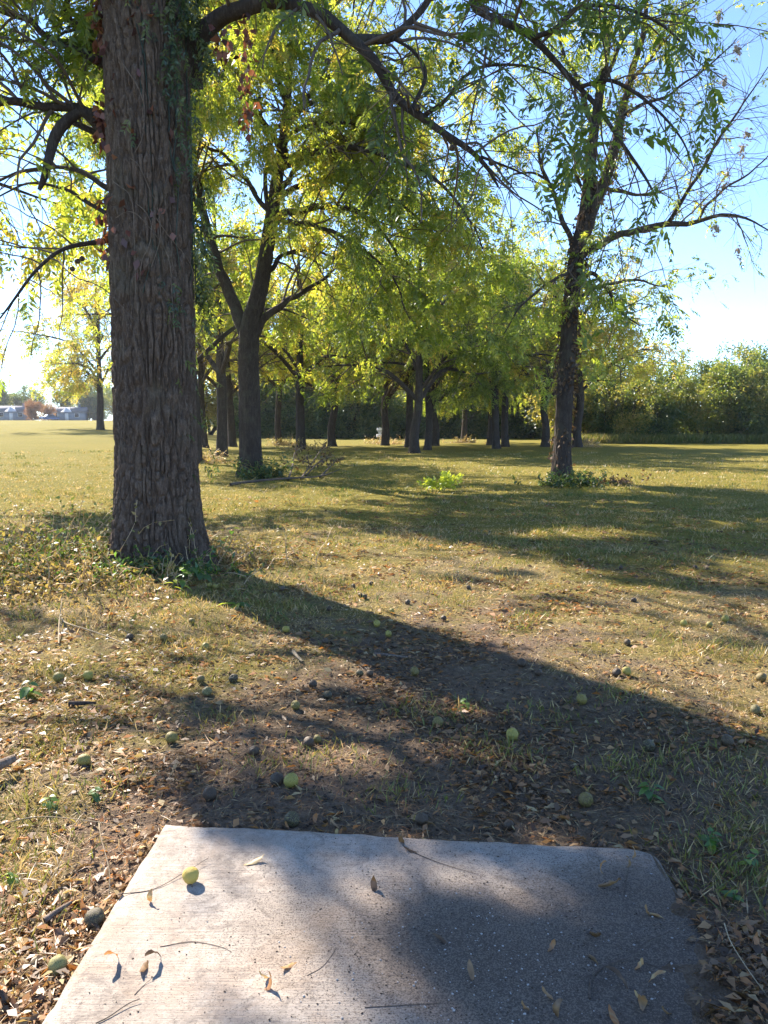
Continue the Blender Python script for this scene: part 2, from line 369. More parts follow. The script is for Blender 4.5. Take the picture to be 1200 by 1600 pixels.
# light falling on the near ground: where the photograph has sun flecks the crown is open towards the sun
LIT = [[(-700, 1000), (-200, 930), (40, 985), (230, 985), (322, 962), (395, 1010), (450, 1040), (520, 1085), (440, 1110), (300, 1060), (210, 1075), (250, 1120), (100, 1150), (-700, 1150)],
       [(-700, 1150), (100, 1150), (240, 1170), (220, 1230), (300, 1275), (345, 1300), (400, 1390), (425, 1480), (440, 1700), (-700, 1700)],
       [(415, 905), (560, 880), (700, 905), (850, 955), (1010, 995), (1200, 1035), (1700, 1090), (1700, 1260), (1200, 1165), (1080, 1110), (950, 1070), (800, 1030), (640, 985), (500, 945)],
       [(440, 1510), (540, 1510), (660, 1540), (740, 1570), (800, 1640), (800, 1700), (440, 1700)],
       [(790, 1300), (1000, 1320), (1010, 1370), (930, 1390), (830, 1362)], [(850, 1425), (980, 1435), (1010, 1500), (900, 1510)],
       [(1015, 1375), (1100, 1400), (1150, 1420), (1080, 1425), (1020, 1400)],
       [(560, 1180), (640, 1165), (700, 1195), (620, 1225)], [(540, 1125), (600, 1105), (640, 1130), (580, 1150)],
       [(680, 1170), (760, 1165), (900, 1215), (860, 1235), (740, 1200)]]
def in_poly(px, py, poly):
    r = np.zeros(px.shape, bool); n = len(poly)
    for i in range(n):
        (x1, y1), (x2, y2) = poly[i], poly[(i + 1) % n]
        c = ((y1 > py) != (y2 > py)) & (px < (x2 - x1) * (py - y1) / ((y2 - y1) or 1e-9) + x1); r ^= c
    return r
def shade_of(P):
    G = P - SUN * (P[:, 2] / SUN[2])[:, None]; px, py = proj(G); return G, px, py
def over_sun(B, off=(0, 0, 0)):
    """side branches that would lie across the largest sun patches"""
    N, n, _ = B.shape; G, px, py = shade_of(B.reshape(-1, 3) + np.asarray(off)); lit = np.zeros(len(px), bool)
    for k in (1, 3, 4, 5): lit |= in_poly(px, py, LIT[k])
    return (lit & (G[:, 1] > .9)).reshape(N, n).mean(1) > .3
def sunny(P, rg, jit=12):
    """True where foliage would put one of the photograph's sun flecks into shade"""
    G, px, py = shade_of(P); near = (G[:, 1] > .9) & (py > 870); g = xy3(G[:, 0], G[:, 1])
    px = px + rg.randn(len(P)) * jit; py = py + rg.randn(len(P)) * jit * .6
    lit = np.zeros(len(P), bool)
    for pl in LIT: lit |= in_poly(px, py, pl)
    lit &= (fbm(N2, g * 2.4 + 3, 2) > .34) | (py > 1240)
    lit |= fbm(N3, g * np.array([1.25, 1.7, 1]) + 8, 2) > .43 + .03 * sstep(450, 700, px) + .10 * (py > 1285) + .09 * (py < 1010)
    mid = (G[:, 1] > 0) & (py <= 870) & (G[:, 1] < 26)
    mid &= (fbm(N1, g * np.array([.33, .95, 1]) + 5, 3) > .61) | (np.hypot(G[:, 0] - 1.2, G[:, 1] - 17.4) < 1.6)
    return (lit & near) | mid

# ---------------------------------------------------------------- the ground
def axis(core0, core1, step, lo, hi, grow_=1.16):
    a = list(np.arange(core0, core1, step)); s = step
    while a[-1] < hi: s *= grow_; a.append(a[-1] + s)
    s = step
    while a[0] > lo: s *= grow_; a.insert(0, a[0] - s)
    return np.array(a)
gx, gy = axis(-2.2, 2.2, .035, -560, 560, 1.09), axis(.9, 5.2, .035, -120, 600, 1.075)
X, Y = np.meshgrid(gx, gy); Z = ground_z(X.ravel(), Y.ravel())
nx, ny = len(gx), len(gy); ii = (np.arange(ny - 1)[:, None] * nx + np.arange(nx - 1)[None]).ravel()
def soil_amount(x, y):
    q = xy3(x, y)
    s = 1.15 * np.exp(-(((x - .15) / 1.45) ** 2 + ((y - 3.4) / 1.25) ** 2)) + .75 * np.exp(-(((x - .5 - .05 * (y - 4)) / 1.1) ** 2)) * sstep(11, 4, y) * sstep(2, 3, y)
    s = s + .9 * (1 - sstep(.05, .38, pad_dist(x, y))) + .8 * np.exp(-((x + 2.5) ** 2 + (y - 8.2) ** 2) / .8)
    return s + .35 * (fbm(N2, q * 1.1, 3) - .5)
def dry_amount(x, y):
    r = np.hypot(x, y); left = sstep(.12, .3, -x / np.maximum(y, 1)) * sstep(6, 12, y)
    return .40 * (1 - sstep(6, 20, r)) + .06 * left - .14 * sstep(.5, 5, x) * sstep(6, 10, r) - .06 * sstep(9, 20, r) * (1 - left) + .0 * r
gm = make_mesh('ground', np.stack([X.ravel(), Y.ravel(), Z], -1), np.stack([ii, ii + 1, ii + nx + 1, ii + nx], -1), None,
               {'soil': soil_amount(X.ravel(), Y.ravel()), 'dry': dry_amount(X.ravel(), Y.ravel())}, True)
tag(link('ground', gm, M_GROUND), 'patchy turf and bare soil of the walnut grove', None, None, 'structure')

# ---------------------------------------------------------------- the concrete pad
def build_pad():
    nu, nv = 60, 120; u = np.linspace(0, 1, nu); v = np.linspace(0, 1, nv); U, Vv = np.meshgrid(u, v)
    fl, fr, nl, nr = map(np.array, (PFL, PFR, PNL, PNR))
    XY = (1 - Vv)[..., None] * ((1 - U)[..., None] * fl + U[..., None] * fr) + Vv[..., None] * ((1 - U)[..., None] * nl + U[..., None] * nr)
    # rounded, worn corner: pull the far right corner in
    du, dv = (1 - U) * 1.79, Vv * 3.63; rc = .07
    cx, cy = np.maximum(rc - du, 0), np.maximum(rc - dv, 0); d = np.hypot(cx, cy); k = np.where((cx > 0) & (cy > 0) & (d > rc), (d - rc) / np.maximum(d, 1e-6), 0)
    e1 = nrm((fr - fl)[None])[0]; e2 = nrm((nl - fl)[None])[0]
    XY = XY - (cx * k)[..., None] * e1 + (cy * k)[..., None] * e2
    q = xy3(XY[..., 0], XY[..., 1])
    edge = np.minimum(np.minimum(U, 1 - U) * 1.79, np.minimum(Vv, 1 - Vv) * 3.63)
    wob = (fbm(N2, q * 14, 3) - .5) * .03 * (edge < 1e-6)
    Zt = PAD_TOP + (fbm(N1, q * 5, 2) - .5) * .004 - .007 * (1 - sstep(0, .02, edge))
    XY = XY + np.where((Vv == 0)[..., None], wob[..., None] * e2, 0) + np.where((U == 0)[..., None], wob[..., None] * .5 * e1, 0)
    top = np.concatenate([XY, Zt[..., None]], -1).reshape(-1, 3)
    x, y = top[:, 0], top[:, 1]
    dirt = .75 * np.exp(-(((x - .22) / .38) ** 2 + ((y - 2.12) / .28) ** 2)) + .75 * sstep(.35, .85, x) * sstep(2.7, 2.3, y) + .35 * np.exp(-(((x + .35) / .2) ** 2 + ((y - 2.2) / .3) ** 2))
    dirt = dirt + .55 * np.exp(-(((x - .45) / .35) ** 2 + ((y - 1.75) / .3) ** 2)) - .12 * sstep(-.2, -.6, x) + .14 * sstep(-.4, .2, x)
    i0 = (np.arange(nv - 1)[:, None] * nu + np.arange(nu - 1)[None]).ravel()
    Q = np.stack([i0, i0 + nu, i0 + nu + 1, i0 + 1], -1)
    rim = np.concatenate([np.arange(nu), np.arange(1, nv) * nu + nu - 1, (nv - 1) * nu + np.arange(nu - 2, -1, -1), np.arange(nv - 2, 0, -1) * nu])
    low = top[rim].copy(); low[:, 2] = -.09; b = len(top); m = len(rim); k0 = np.arange(m); k1 = (k0 + 1) % m
    Qs = np.stack([rim[k0], rim[k1], b + k1, b + k0], -1)
    me = make_mesh('concrete_pad', np.vstack([top, low]), np.vstack([Q, Qs]), None, {'dirt': np.concatenate([dirt, np.zeros(m)])}, False)
    tag(link('concrete_pad', me, M_CONC), 'flat weathered concrete tee pad smeared with soil', 'concrete pad')
build_pad()

# ---------------------------------------------------------------- the big walnut tree
def limb_obj(name, path, rad, parent, mat, n=26, sides=14, seed=0):
    acc = Acc(); P = catmull(path, n); r = np.interp(np.linspace(0, len(path) - 1, n), np.arange(len(path)), rad)
    r = r * (1 + .10 * (N1(P * 4 + seed) - .5) * 2); P = P + (np.stack([N2(P * 2.2 + 3), N3(P * 2.2), N1(P * 2.2 + 7)], -1) - .5) * np.minimum(r + .015, .07)[:, None] * 2.6
    tubes(acc, P[None], r[None], sides); link(name, acc.mesh(name, True), mat, parent); return P, r
def stack_paths(lst, n=20):
    Ps = []; Rs = []
    for p, r in lst:
        Ps.append(catmull(p, n)); Rs.append(np.interp(np.linspace(0, len(p) - 1, n), np.arange(len(p)), r))
    return np.stack(Ps), np.stack(Rs)
def fruit_obj(parent, pos, r=.028):
    acc = Acc(); V, T = ico(1); acc.add(V * r + np.asarray(pos), T=T); link('walnut_fruit', acc.mesh('walnut_fruit', True), M_NUTD, parent)
_ico = {}
def ico(sub):
    if sub not in _ico:
        import bmesh
        bm = bmesh.new(); bmesh.ops.create_icosphere(bm, subdivisions=sub + 1, radius=1)
        _ico[sub] = (np.array([v.co[:] for v in bm.verts]), np.array([[v.index for v in f.verts] for f in bm.faces])); bm.free()
    return _ico[sub]

def big_tree():
    rg = np.random.RandomState(5)
    base = gp(250, 868); bx, by = base[0], base[1]
    YT = by
    root = empty('walnut_tree', (0, 0, 0)); tag(root, 'huge old walnut tree with deeply furrowed trunk and weeds at its foot', 'tree')
    path = [np.array([bx + .02, by, -.25]), at(248, 800, YT), at(247, 700, YT), at(244, 500, YT), at(236, 300, YT), at(228, 100, YT), at(222, -90, YT), at(212, -330, YT)]
    rad = [.47, .455, .43, .425, .425, .43, .41, .33]
    V, Q = bark_tube(path, rad, 400, 340, .052, .044, .40, 2, 6)
    link('trunk', make_mesh('trunk', V, Q, None, {'tint': np.zeros(len(V))}, True), M_BARK, root)
    def L(*a): return [at(*p) for p in a]
    vis = []                                           # (path, radii, density of side branches, leafiness)
    vis.append((L((278, 118, 8.6), (305, 70, 8.5), (345, 30, 8.3), (400, 10, 8.1), (455, 6, 7.9), (515, 38, 7.7), (572, 88, 7.6), (618, 152, 7.5), (680, 206, 7.4), (735, 238, 7.3), (764, 262, 7.25), (782, 290, 7.2)),
                [.27, .23, .18, .155, .14, .12, .10, .085, .068, .052, .042, .022], 22, .13))
    vis.append((L((660, 182, 7.45), (692, 158, 7.2), (722, 120, 7.0), (765, 100, 6.8), (830, 104, 6.7), (880, 125, 6.6)), [.035, .03, .024, .02, .014, .007], 9, .45))
    vis.append((L((545, 62, 7.7), (600, 62, 7.8), (640, 32, 7.9), (672, -10, 8), (700, -80, 8.1)), [.07, .062, .055, .05, .04], 8, .45))
    vis.append((L((640, 172, 7.5), (668, 120, 7.6), (650, 85, 7.7), (610, 62, 7.8)), [.03, .028, .024, .02], 5, .35))
    vis.append((L((752, 246, 7.3), (775, 254, 7.3), (800, 262, 7.25), (825, 272, 7.2), (845, 285, 7.2)), [.022, .018, .014, .009, .005], 5, .12))
    vis.append((L((215, -300, 8.7), (400, -380, 8.2), (590, -300, 7.4), (690, -130, 6.9), (738, -5, 6.6), (752, 25, 6.55), (830, 66, 6.45), (888, 118, 6.35), (950, 190, 6.2), (1000, 262, 6.1), (1030, 320, 6.05)),
                [.22, .17, .13, .1, .075, .068, .055, .045, .034, .024, .012], 18, .12))
    vis.append((L((822, 64, 6.45), (862, 42, 6.3), (898, 12, 6.2), (960, 15, 6.0), (1040, 45, 5.9), (1085, 90, 5.9)), [.035, .03, .026, .022, .015, .008], 10, .42))
    vis.append((L((905, 130, 6.3), (960, 130, 6.1), (1020, 165, 6.0), (1065, 215, 5.95), (1085, 265, 5.9)), [.026, .022, .017, .012, .006], 12, .42))
    vis.append((L((182, 198, 8.7), (135, 180, 8.65), (100, 165, 8.6), (50, 158, 8.5), (0, 160, 8.4), (-120, 190, 8.2), (-260, 260, 8.1)), [.17, .12, .09, .08, .07, .05, .02], 14, .28))
    vis.append((L((180, 215, 8.8), (120, 195, 8.9), (60, 172, 9.1), (0, 150, 9.3), (-120, 110, 9.8)), [.08, .055, .048, .042, .02], 9, .35))
    vis.append((L((186, 120, 8.75), (130, 84, 8.9), (60, 40, 9.1), (0, 16, 9.3), (-150, -60, 9.8), (-330, -90, 10.4)), [.12, .075, .065, .055, .04, .02], 14, .6))
    vis.append((L((190, 350, 8.9), (130, 312, 9.1), (95, 293, 9.2), (40, 290, 9.4), (-40, 330, 9.6)), [.045, .033, .028, .02, .01], 9, .7))
    vis.append((L((190, 372, 8.7), (120, 382, 8.4), (70, 410, 8.2), (25, 460, 8.0), (-20, 520, 7.9)), [.045, .035, .028, .02, .008], 13, 1.))
    vis.append((L((185, 300, 8.9), (110, 268, 9.6), (40, 265, 10.2), (-40, 300, 10.7)), [.05, .04, .03, .015], 10, .75))
    vis.append((L((170, 60, 8.9), (110, 25, 9.6), (95, -60, 10.3), (60, -160, 10.8)), [.07, .06, .05, .03], 10, .6))
    # limbs of the upper crown, mostly unseen, several added to shade pad and lawn
    F = at(214, -300, YT); G2 = at(222, -120, YT)
    for e, r0, nb in (((-5.6, 11.2, 9.6), .2, 24), ((-7.2, 10.2, 8.4), .18, 24), ((-4.2, 13.2, 10.6), .19, 22), ((-1.4, 12.2, 10.6), .18, 16), 
                      ((-5.4, 7.0, 9.2), .18, 18), ((-8.2, 12.2, 7.6), .15, 22), ((-6.6, 13.6, 8.6), .15, 22), ((-3.4, 10.4, 12.0), .2, 16), ((-1.0, 14.6, 9.4), .14, 20), ((1.2, 13.4, 9.0), .13, 18), ((-2.6, 15.8, 9.8), .14, 20), ((-4.2, 15.2, 8.6), .13, 20), ((-3.2, 16.4, 8.4), .13, 20), ((-5.6, 16.6, 9.2), .13, 20), ((-.2, 12.4, 7.8), .12, 14), ((-6.0, 9.4, 6.4), .12, 18), ((-5.3, 8.5, 6.9), .07, 26), ((-5.6, 9.8, 7.6), .08, 24)):
        e = np.array(e); s = F if e[2] > 8.0 else G2
        m = s * .5 + e * .5 + np.array([rg.randn() * .3, rg.randn() * .3, .75])
        vis.append(([s, s * .75 + m * .25 + rg.randn(3) * .1, m, m * .45 + e * .55 + rg.randn(3) * .25, e], [r0, r0 * .85, r0 * .6, r0 * .4, r0 * .12], nb, 1.0))
    paths = []
    vis = [(p, [q * ((.46 if i in (0, 5) else .54 if i in (8, 9, 10) else .66) if k > 0 or i not in (0, 8) else .9) for k, q in enumerate(r)] if i < 15 else r, nb, lf) for i, (p, r, nb, lf) in enumerate(vis)]
    for i, (p, r, nb, lf) in enumerate(vis):
        P, rr = limb_obj('limb', p, r, root, M_BARK2, 30, 14 if r[0] > .08 else 8, i); paths.append((P, rr))
    bp = L((122, 176, 8.5), (104, 186, 8.45), (88, 208, 8.4), (77, 240, 8.38), (68, 270, 8.36), (60, 296, 8.35)); br = [.05, .062, .058, .05, .042, .02]
    bo = limb_obj('broken_branch', bp, br, root, M_BARK2, 20, 10, 77); 
    P = np.stack([p for p, _ in paths]); Rd = np.stack([r for _, r in paths])
    nb = np.array([v[2] for v in vis]); lf = np.array([v[3] for v in vis])
    i2, p2, d2, r2, t2 = spawn(P, Rd, nb, .16, 1., R(35), R(80), rg, .45)
    ln = (1.0 + 1.1 * rg.rand(len(i2))) * np.where(i2 < 15, .8, 1.0)
    d2[:, 2] += .12
    B2 = grow(p2, d2, ln, 9, .14, -.055, rg); R2 = taper(np.minimum(r2 * .5, .007 + .011 * ln), 10, .3)
    k2 = ~over_sun(B2); i2, B2, R2 = i2[k2], B2[k2], R2[k2]
    i3, p3, d3, r3, t3 = spawn(B2, R2, 8, .18, 1., R(30), R(70), rg, .3)
    l3 = .28 + .42 * rg.rand(len(i3)); B3 = grow(p3, d3, l3, 4, .16, -.07, rg); R3 = taper(np.minimum(r3 * .65, .0065), 5, .45)
    open3 = sunny(B3[:, 2], rg, 4); acc = Acc(); tubes(acc, B2, R2, 5); tubes(acc, B3[~open3], R3[~open3], 3)
    root_i3 = i2[i3]
    i4, p4, d4, r4, t4 = spawn(B3, R3, 9, .15, 1., R(35), R(85), rg, .2)
    leafy = rg.rand(len(i4)) < np.minimum(lf[root_i3[i4]], 1.) * .95
    clump = fbm(N1, p4 * .9 + 4, 2); leafy &= clump > .38 + .08 * (root_i3[i4] < 15)
    leafy &= ~((sunny(p4 + nrm(d4) * .2, rg) | sunny(p4 + nrm(d4) * .38 - [0, 0, .1], rg, 3)) & (rg.rand(len(p4)) > .02))
    # keep the trunk and the open sky gap free of hanging leaves
    px, py = proj(p4); leafy &= ~((px > 165) & (px < 300) & (py > -60) & (p4[:, 1] < YT + .4))
    leafy &= ~(in_poly(px, py, [(770, 120), (850, 130), (860, 250), (800, 262), (690, 245), (640, 190), (700, 180)]) & (rg.rand(len(px)) > .12))
    leafy &= ~((px > 1115) & (py < 700) & (py > -50)) & ~((px > 300) & (px < 900) & (py > 300) & (p4[:, 1] > 0))
    p4, d4 = p4[leafy], d4[leafy]; d4[:, 2] -= .35
    n = len(p4); Lf = .22 + .15 * rg.rand(n)
    tint = np.clip(.50 + .5 * (fbm(N2, p4 * .55, 2) - .5) * 2 + .13 * rg.randn(n), 0, 1); Lf = np.where((p4[:, 1] < 7.2) & (p4[:, 0] > 0), Lf * .8, Lf); tint = np.where((p4[:, 1] < 8) & (p4[:, 0] > -1), tint * .42, np.where(p4[:, 0] < -2.6, np.clip(tint + .12, 0, 1), tint))  # shade and backlight put into the tint: near right leaves darker, left yellower
    gnd, sx, sy = shade_of(p4)
    vis_ = (px[leafy] > -350) & (px[leafy] < 1500) & (py[leafy] > -250)
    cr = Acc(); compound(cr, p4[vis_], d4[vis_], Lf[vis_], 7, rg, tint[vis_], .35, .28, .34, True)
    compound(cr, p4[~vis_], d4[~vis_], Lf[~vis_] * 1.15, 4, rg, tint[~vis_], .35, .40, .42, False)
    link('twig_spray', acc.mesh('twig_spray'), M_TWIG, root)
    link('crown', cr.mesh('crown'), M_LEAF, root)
    print('BIG leaves', n, vis_.sum())
    for f in ((121, 408, 8.5), (113, 420, 8.5), (128, 404, 8.55), (653, 168, 7.4), (706, 231, 7.3), (768, 254, 7.2), (512, 96, 7.8)): fruit_obj(root, at(*f), .03)
    # climbing vine on the trunk: green on the flank away from the sun, dead and rust-red on the other edge
    iv = Acc(); rs = Acc(); n = 1500
    zz = .9 + 6.6 * rg.rand(n) ** .8; th = R(-12) + R(26) * rg.randn(n)
    keep = ((zz > 2.6) | (rg.rand(n) < .12)) & (N3(np.stack([zz * 1.4, th * 3, th * 0], -1)) > .38); zz, th = zz[keep], th[keep]
    cxy = np.array([np.interp(zz, [p[2] for p in path], [p[i] for p in path]) for i in range(2)]); rr = np.interp(zz, [p[2] for p in path], rad)
    off = rr + .02 + .16 * rg.rand(len(zz)) ** 2
    ps = np.stack([cxy[0] + np.cos(th) * off, cxy[1] + np.sin(th) * off, zz], -1)
    dd = nrm(np.stack([np.cos(th) * .6, np.sin(th) * .6, -1 + 0 * th], -1) + .4 * rg.randn(len(zz), 3))
    compound(iv, ps, dd, .10 + .10 * rg.rand(len(zz)), 4, rg, rg.rand(len(zz)), .3, .36, .36, False)
    stems = []
    for k in range(6):
        t0 = R(-28) + R(34) * rg.randn(); z = np.linspace(2.4 + rg.rand() * 2, 5 + 2.5 * rg.rand(), 10); tt = t0 + .12 * np.cumsum(rg.randn(10))
        c = np.array([np.interp(z, [p[2] for p in path], [p[i] for p in path]) for i in range(2)]); ro = np.interp(z, [p[2] for p in path], rad) - .004 + .01 * rg.rand()
        stems.append(np.stack([c[0] + np.cos(tt) * ro, c[1] + np.sin(tt) * ro, z], -1))
    tubes(iv, np.stack(stems), np.full((len(stems), 10), .006), 4, np.zeros(len(stems)))
    vo = link('vine', iv.mesh('vine'), M_IVY, root); vo['label'] = 'green climbing vine on the trunk'
    n = 420; zz = 3.2 + 4.2 * rg.rand(n); th = R(180) + R(13) * rg.randn(n); nz = N1(np.stack([zz * 2.2, th * 0, th * 0], -1)); k = nz > .42; zz, th = zz[k], th[k]
    c = np.array([np.interp(zz, [p[2] for p in path], [p[i] for p in path]) for i in range(2)]); ro = np.interp(zz, [p[2] for p in path], rad) + .1 * rg.rand(len(zz)) ** 1.5
    ps = np.stack([c[0] + np.cos(th) * ro, c[1] + np.sin(th) * ro, zz], -1)
    # a few dead leaves over the face and under the great limb
    n2 = 70; z2 = 3.0 + 4 * rg.rand(n2); t2_ = R(-90) + R(32) * rg.randn(n2); c2 = np.array([np.interp(z2, [p[2] for p in path], [p[i] for p in path]) for i in range(2)]); ro2 = np.interp(z2, [p[2] for p in path], rad) + .015
    ps = np.vstack([ps, np.stack([c2[0] + np.cos(t2_) * ro2, c2[1] + np.sin(t2_) * ro2, z2], -1)])
    hang = np.vstack([catmull(L((378, 12, 8.1), (384, 60, 8.1), (386, 110, 8.1), (388, 160, 8.1), (390, 192, 8.1)), 60) + .05 * rg.randn(60, 3), catmull(L((345, 50, 8.2), (350, 90, 8.2)), 25) + .07 * rg.randn(25, 3)])
    ps = np.vstack([ps, hang]); m = len(ps)
    leaf_quads(rs, ps, nrm(np.array([0, -.15, -1.]) + .5 * rg.randn(m, 3)), .07 + .07 * rg.rand(m), .05 + .03 * rg.rand(m), nrm(rg.randn(m, 3)), rg.rand(m), .15)
    vo = link('dead_vine', rs.mesh('dead_vine'), M_RUST, root); vo['label'] = 'rust-red dead vine leaves on the trunk'
    # bare vine stems across the bark
    ds = Acc(); st = []
    for pts in (((205, 268), (222, 282), (238, 318), (248, 340), (252, 385), (240, 430)), ((176, 300), (190, 310), (205, 322), (212, 345), (214, 400), (216, 470)), ((180, 355), (205, 348), (228, 362), (262, 410), (268, 470), (272, 540)),
                ((196, 130), (210, 150), (222, 170), (230, 200), (226, 240), (215, 262)), ((238, 345), (262, 380), (290, 420), (296, 480), (294, 520), (288, 560)), ((215, 335), (232, 350), (240, 372), (236, 400), (226, 420), (222, 450))):
        q = []
        for (a, b) in pts:
            p = at(a, b, YT); zc = p[2]; cx = np.interp(zc, [w[2] for w in path], [w[0] for w in path]); ro = np.interp(zc, [w[2] for w in path], rad) + .02
            dx = np.clip((p[0] * .955 - cx) / ro, -.98, .98); q.append([cx + dx * ro, YT - ro * math.sqrt(1 - dx * dx), zc])
        st.append(catmull(q, 24))
    tubes(ds, np.stack(st), np.full((len(st), 24), .0042), 5); link('bare_vine', ds.mesh('bare_vine', True), M_DEAD, root)
big_tree()

# ---------------------------------------------------------------- the other walnut trees
def dress(root, vis, seed, l2, k3, l3, k4, leafL, pairs, lf, wr, tint0, tvar, droop=.35, cl=.33, bare=None, skip=None, twig_sides=3, gaps=1., droop2=-.03, zmin=0., axis_xy=(0, 0), inner=0., ztop=7., off=None):
    """side branches, twigs and leaves of a tree whose limbs are given; returns twig and crown meshes"""
    rg = np.random.RandomState(seed)
    P, Rd = stack_paths([(v[0], v[1]) for v in vis]); nb = np.array([v[2] for v in vis]); lfy = np.array([v[3] for v in vis])
    i2, p2, d2, r2, t2 = spawn(P, Rd, nb, .15, 1., R(30), R(78), rg, .35)
    ln = l2 * (.6 + .8 * rg.rand(len(i2))); d2[:, 2] += .15
    B2 = grow(p2, d2, ln, 8, .15, droop2, rg); R2 = taper(np.minimum(r2 * .55, .006 + .012 * ln), 9, .25)
    if off is not None: k2 = ~over_sun(B2, off); i2, B2, R2 = i2[k2], B2[k2], R2[k2]
    i3, p3, d3, r3, t3 = spawn(B2, R2, k3, .15, 1., R(28), R(70), rg, .2)
    ll = l3 * (.6 + .8 * rg.rand(len(i3))); B3 = grow(p3, d3, ll, 4, .16, droop2 * 1.6, rg); R3 = taper(np.minimum(r3 * .65, .004 + .006 * ll), 5, .4)
    open3 = skip(B3[:, 2], rg) if skip is not None else np.zeros(len(B3), bool); acc = Acc(); tubes(acc, B2, R2, 4); tubes(acc, B3[~open3], R3[~open3], twig_sides)
    i4, p4, d4, r4, t4 = spawn(B3, R3, k4, .1, 1., R(35), R(85), rg, .1)
    keep = rg.rand(len(i4)) < lfy[i2[i3[i4]]]
    keep &= fbm(N1, p4 * .75 / gaps + seed, 2) > cl
    keep &= (p4[:, 2] > zmin + .8 * rg.rand(len(p4))) & ((np.hypot(p4[:, 0] - axis_xy[0], p4[:, 1] - axis_xy[1]) > inner) | (p4[:, 2] > ztop))
    if skip is not None: keep &= ~skip(p4, rg)
    p4, d4 = p4[keep], d4[keep]; d4[:, 2] -= .35; n = len(p4)
    tint = np.clip(tint0 + tvar * (fbm(N2, p4 * .5 + seed, 2) - .5) * 2 + .13 * rg.randn(n), 0, 1)
    cr = Acc(); compound(cr, p4, d4, leafL * (.75 + .5 * rg.rand(n)), pairs, rg, tint, droop, lf, wr, False)
    print('crown', seed, n)
    return acc.mesh('twig_spray'), cr.mesh('crown')

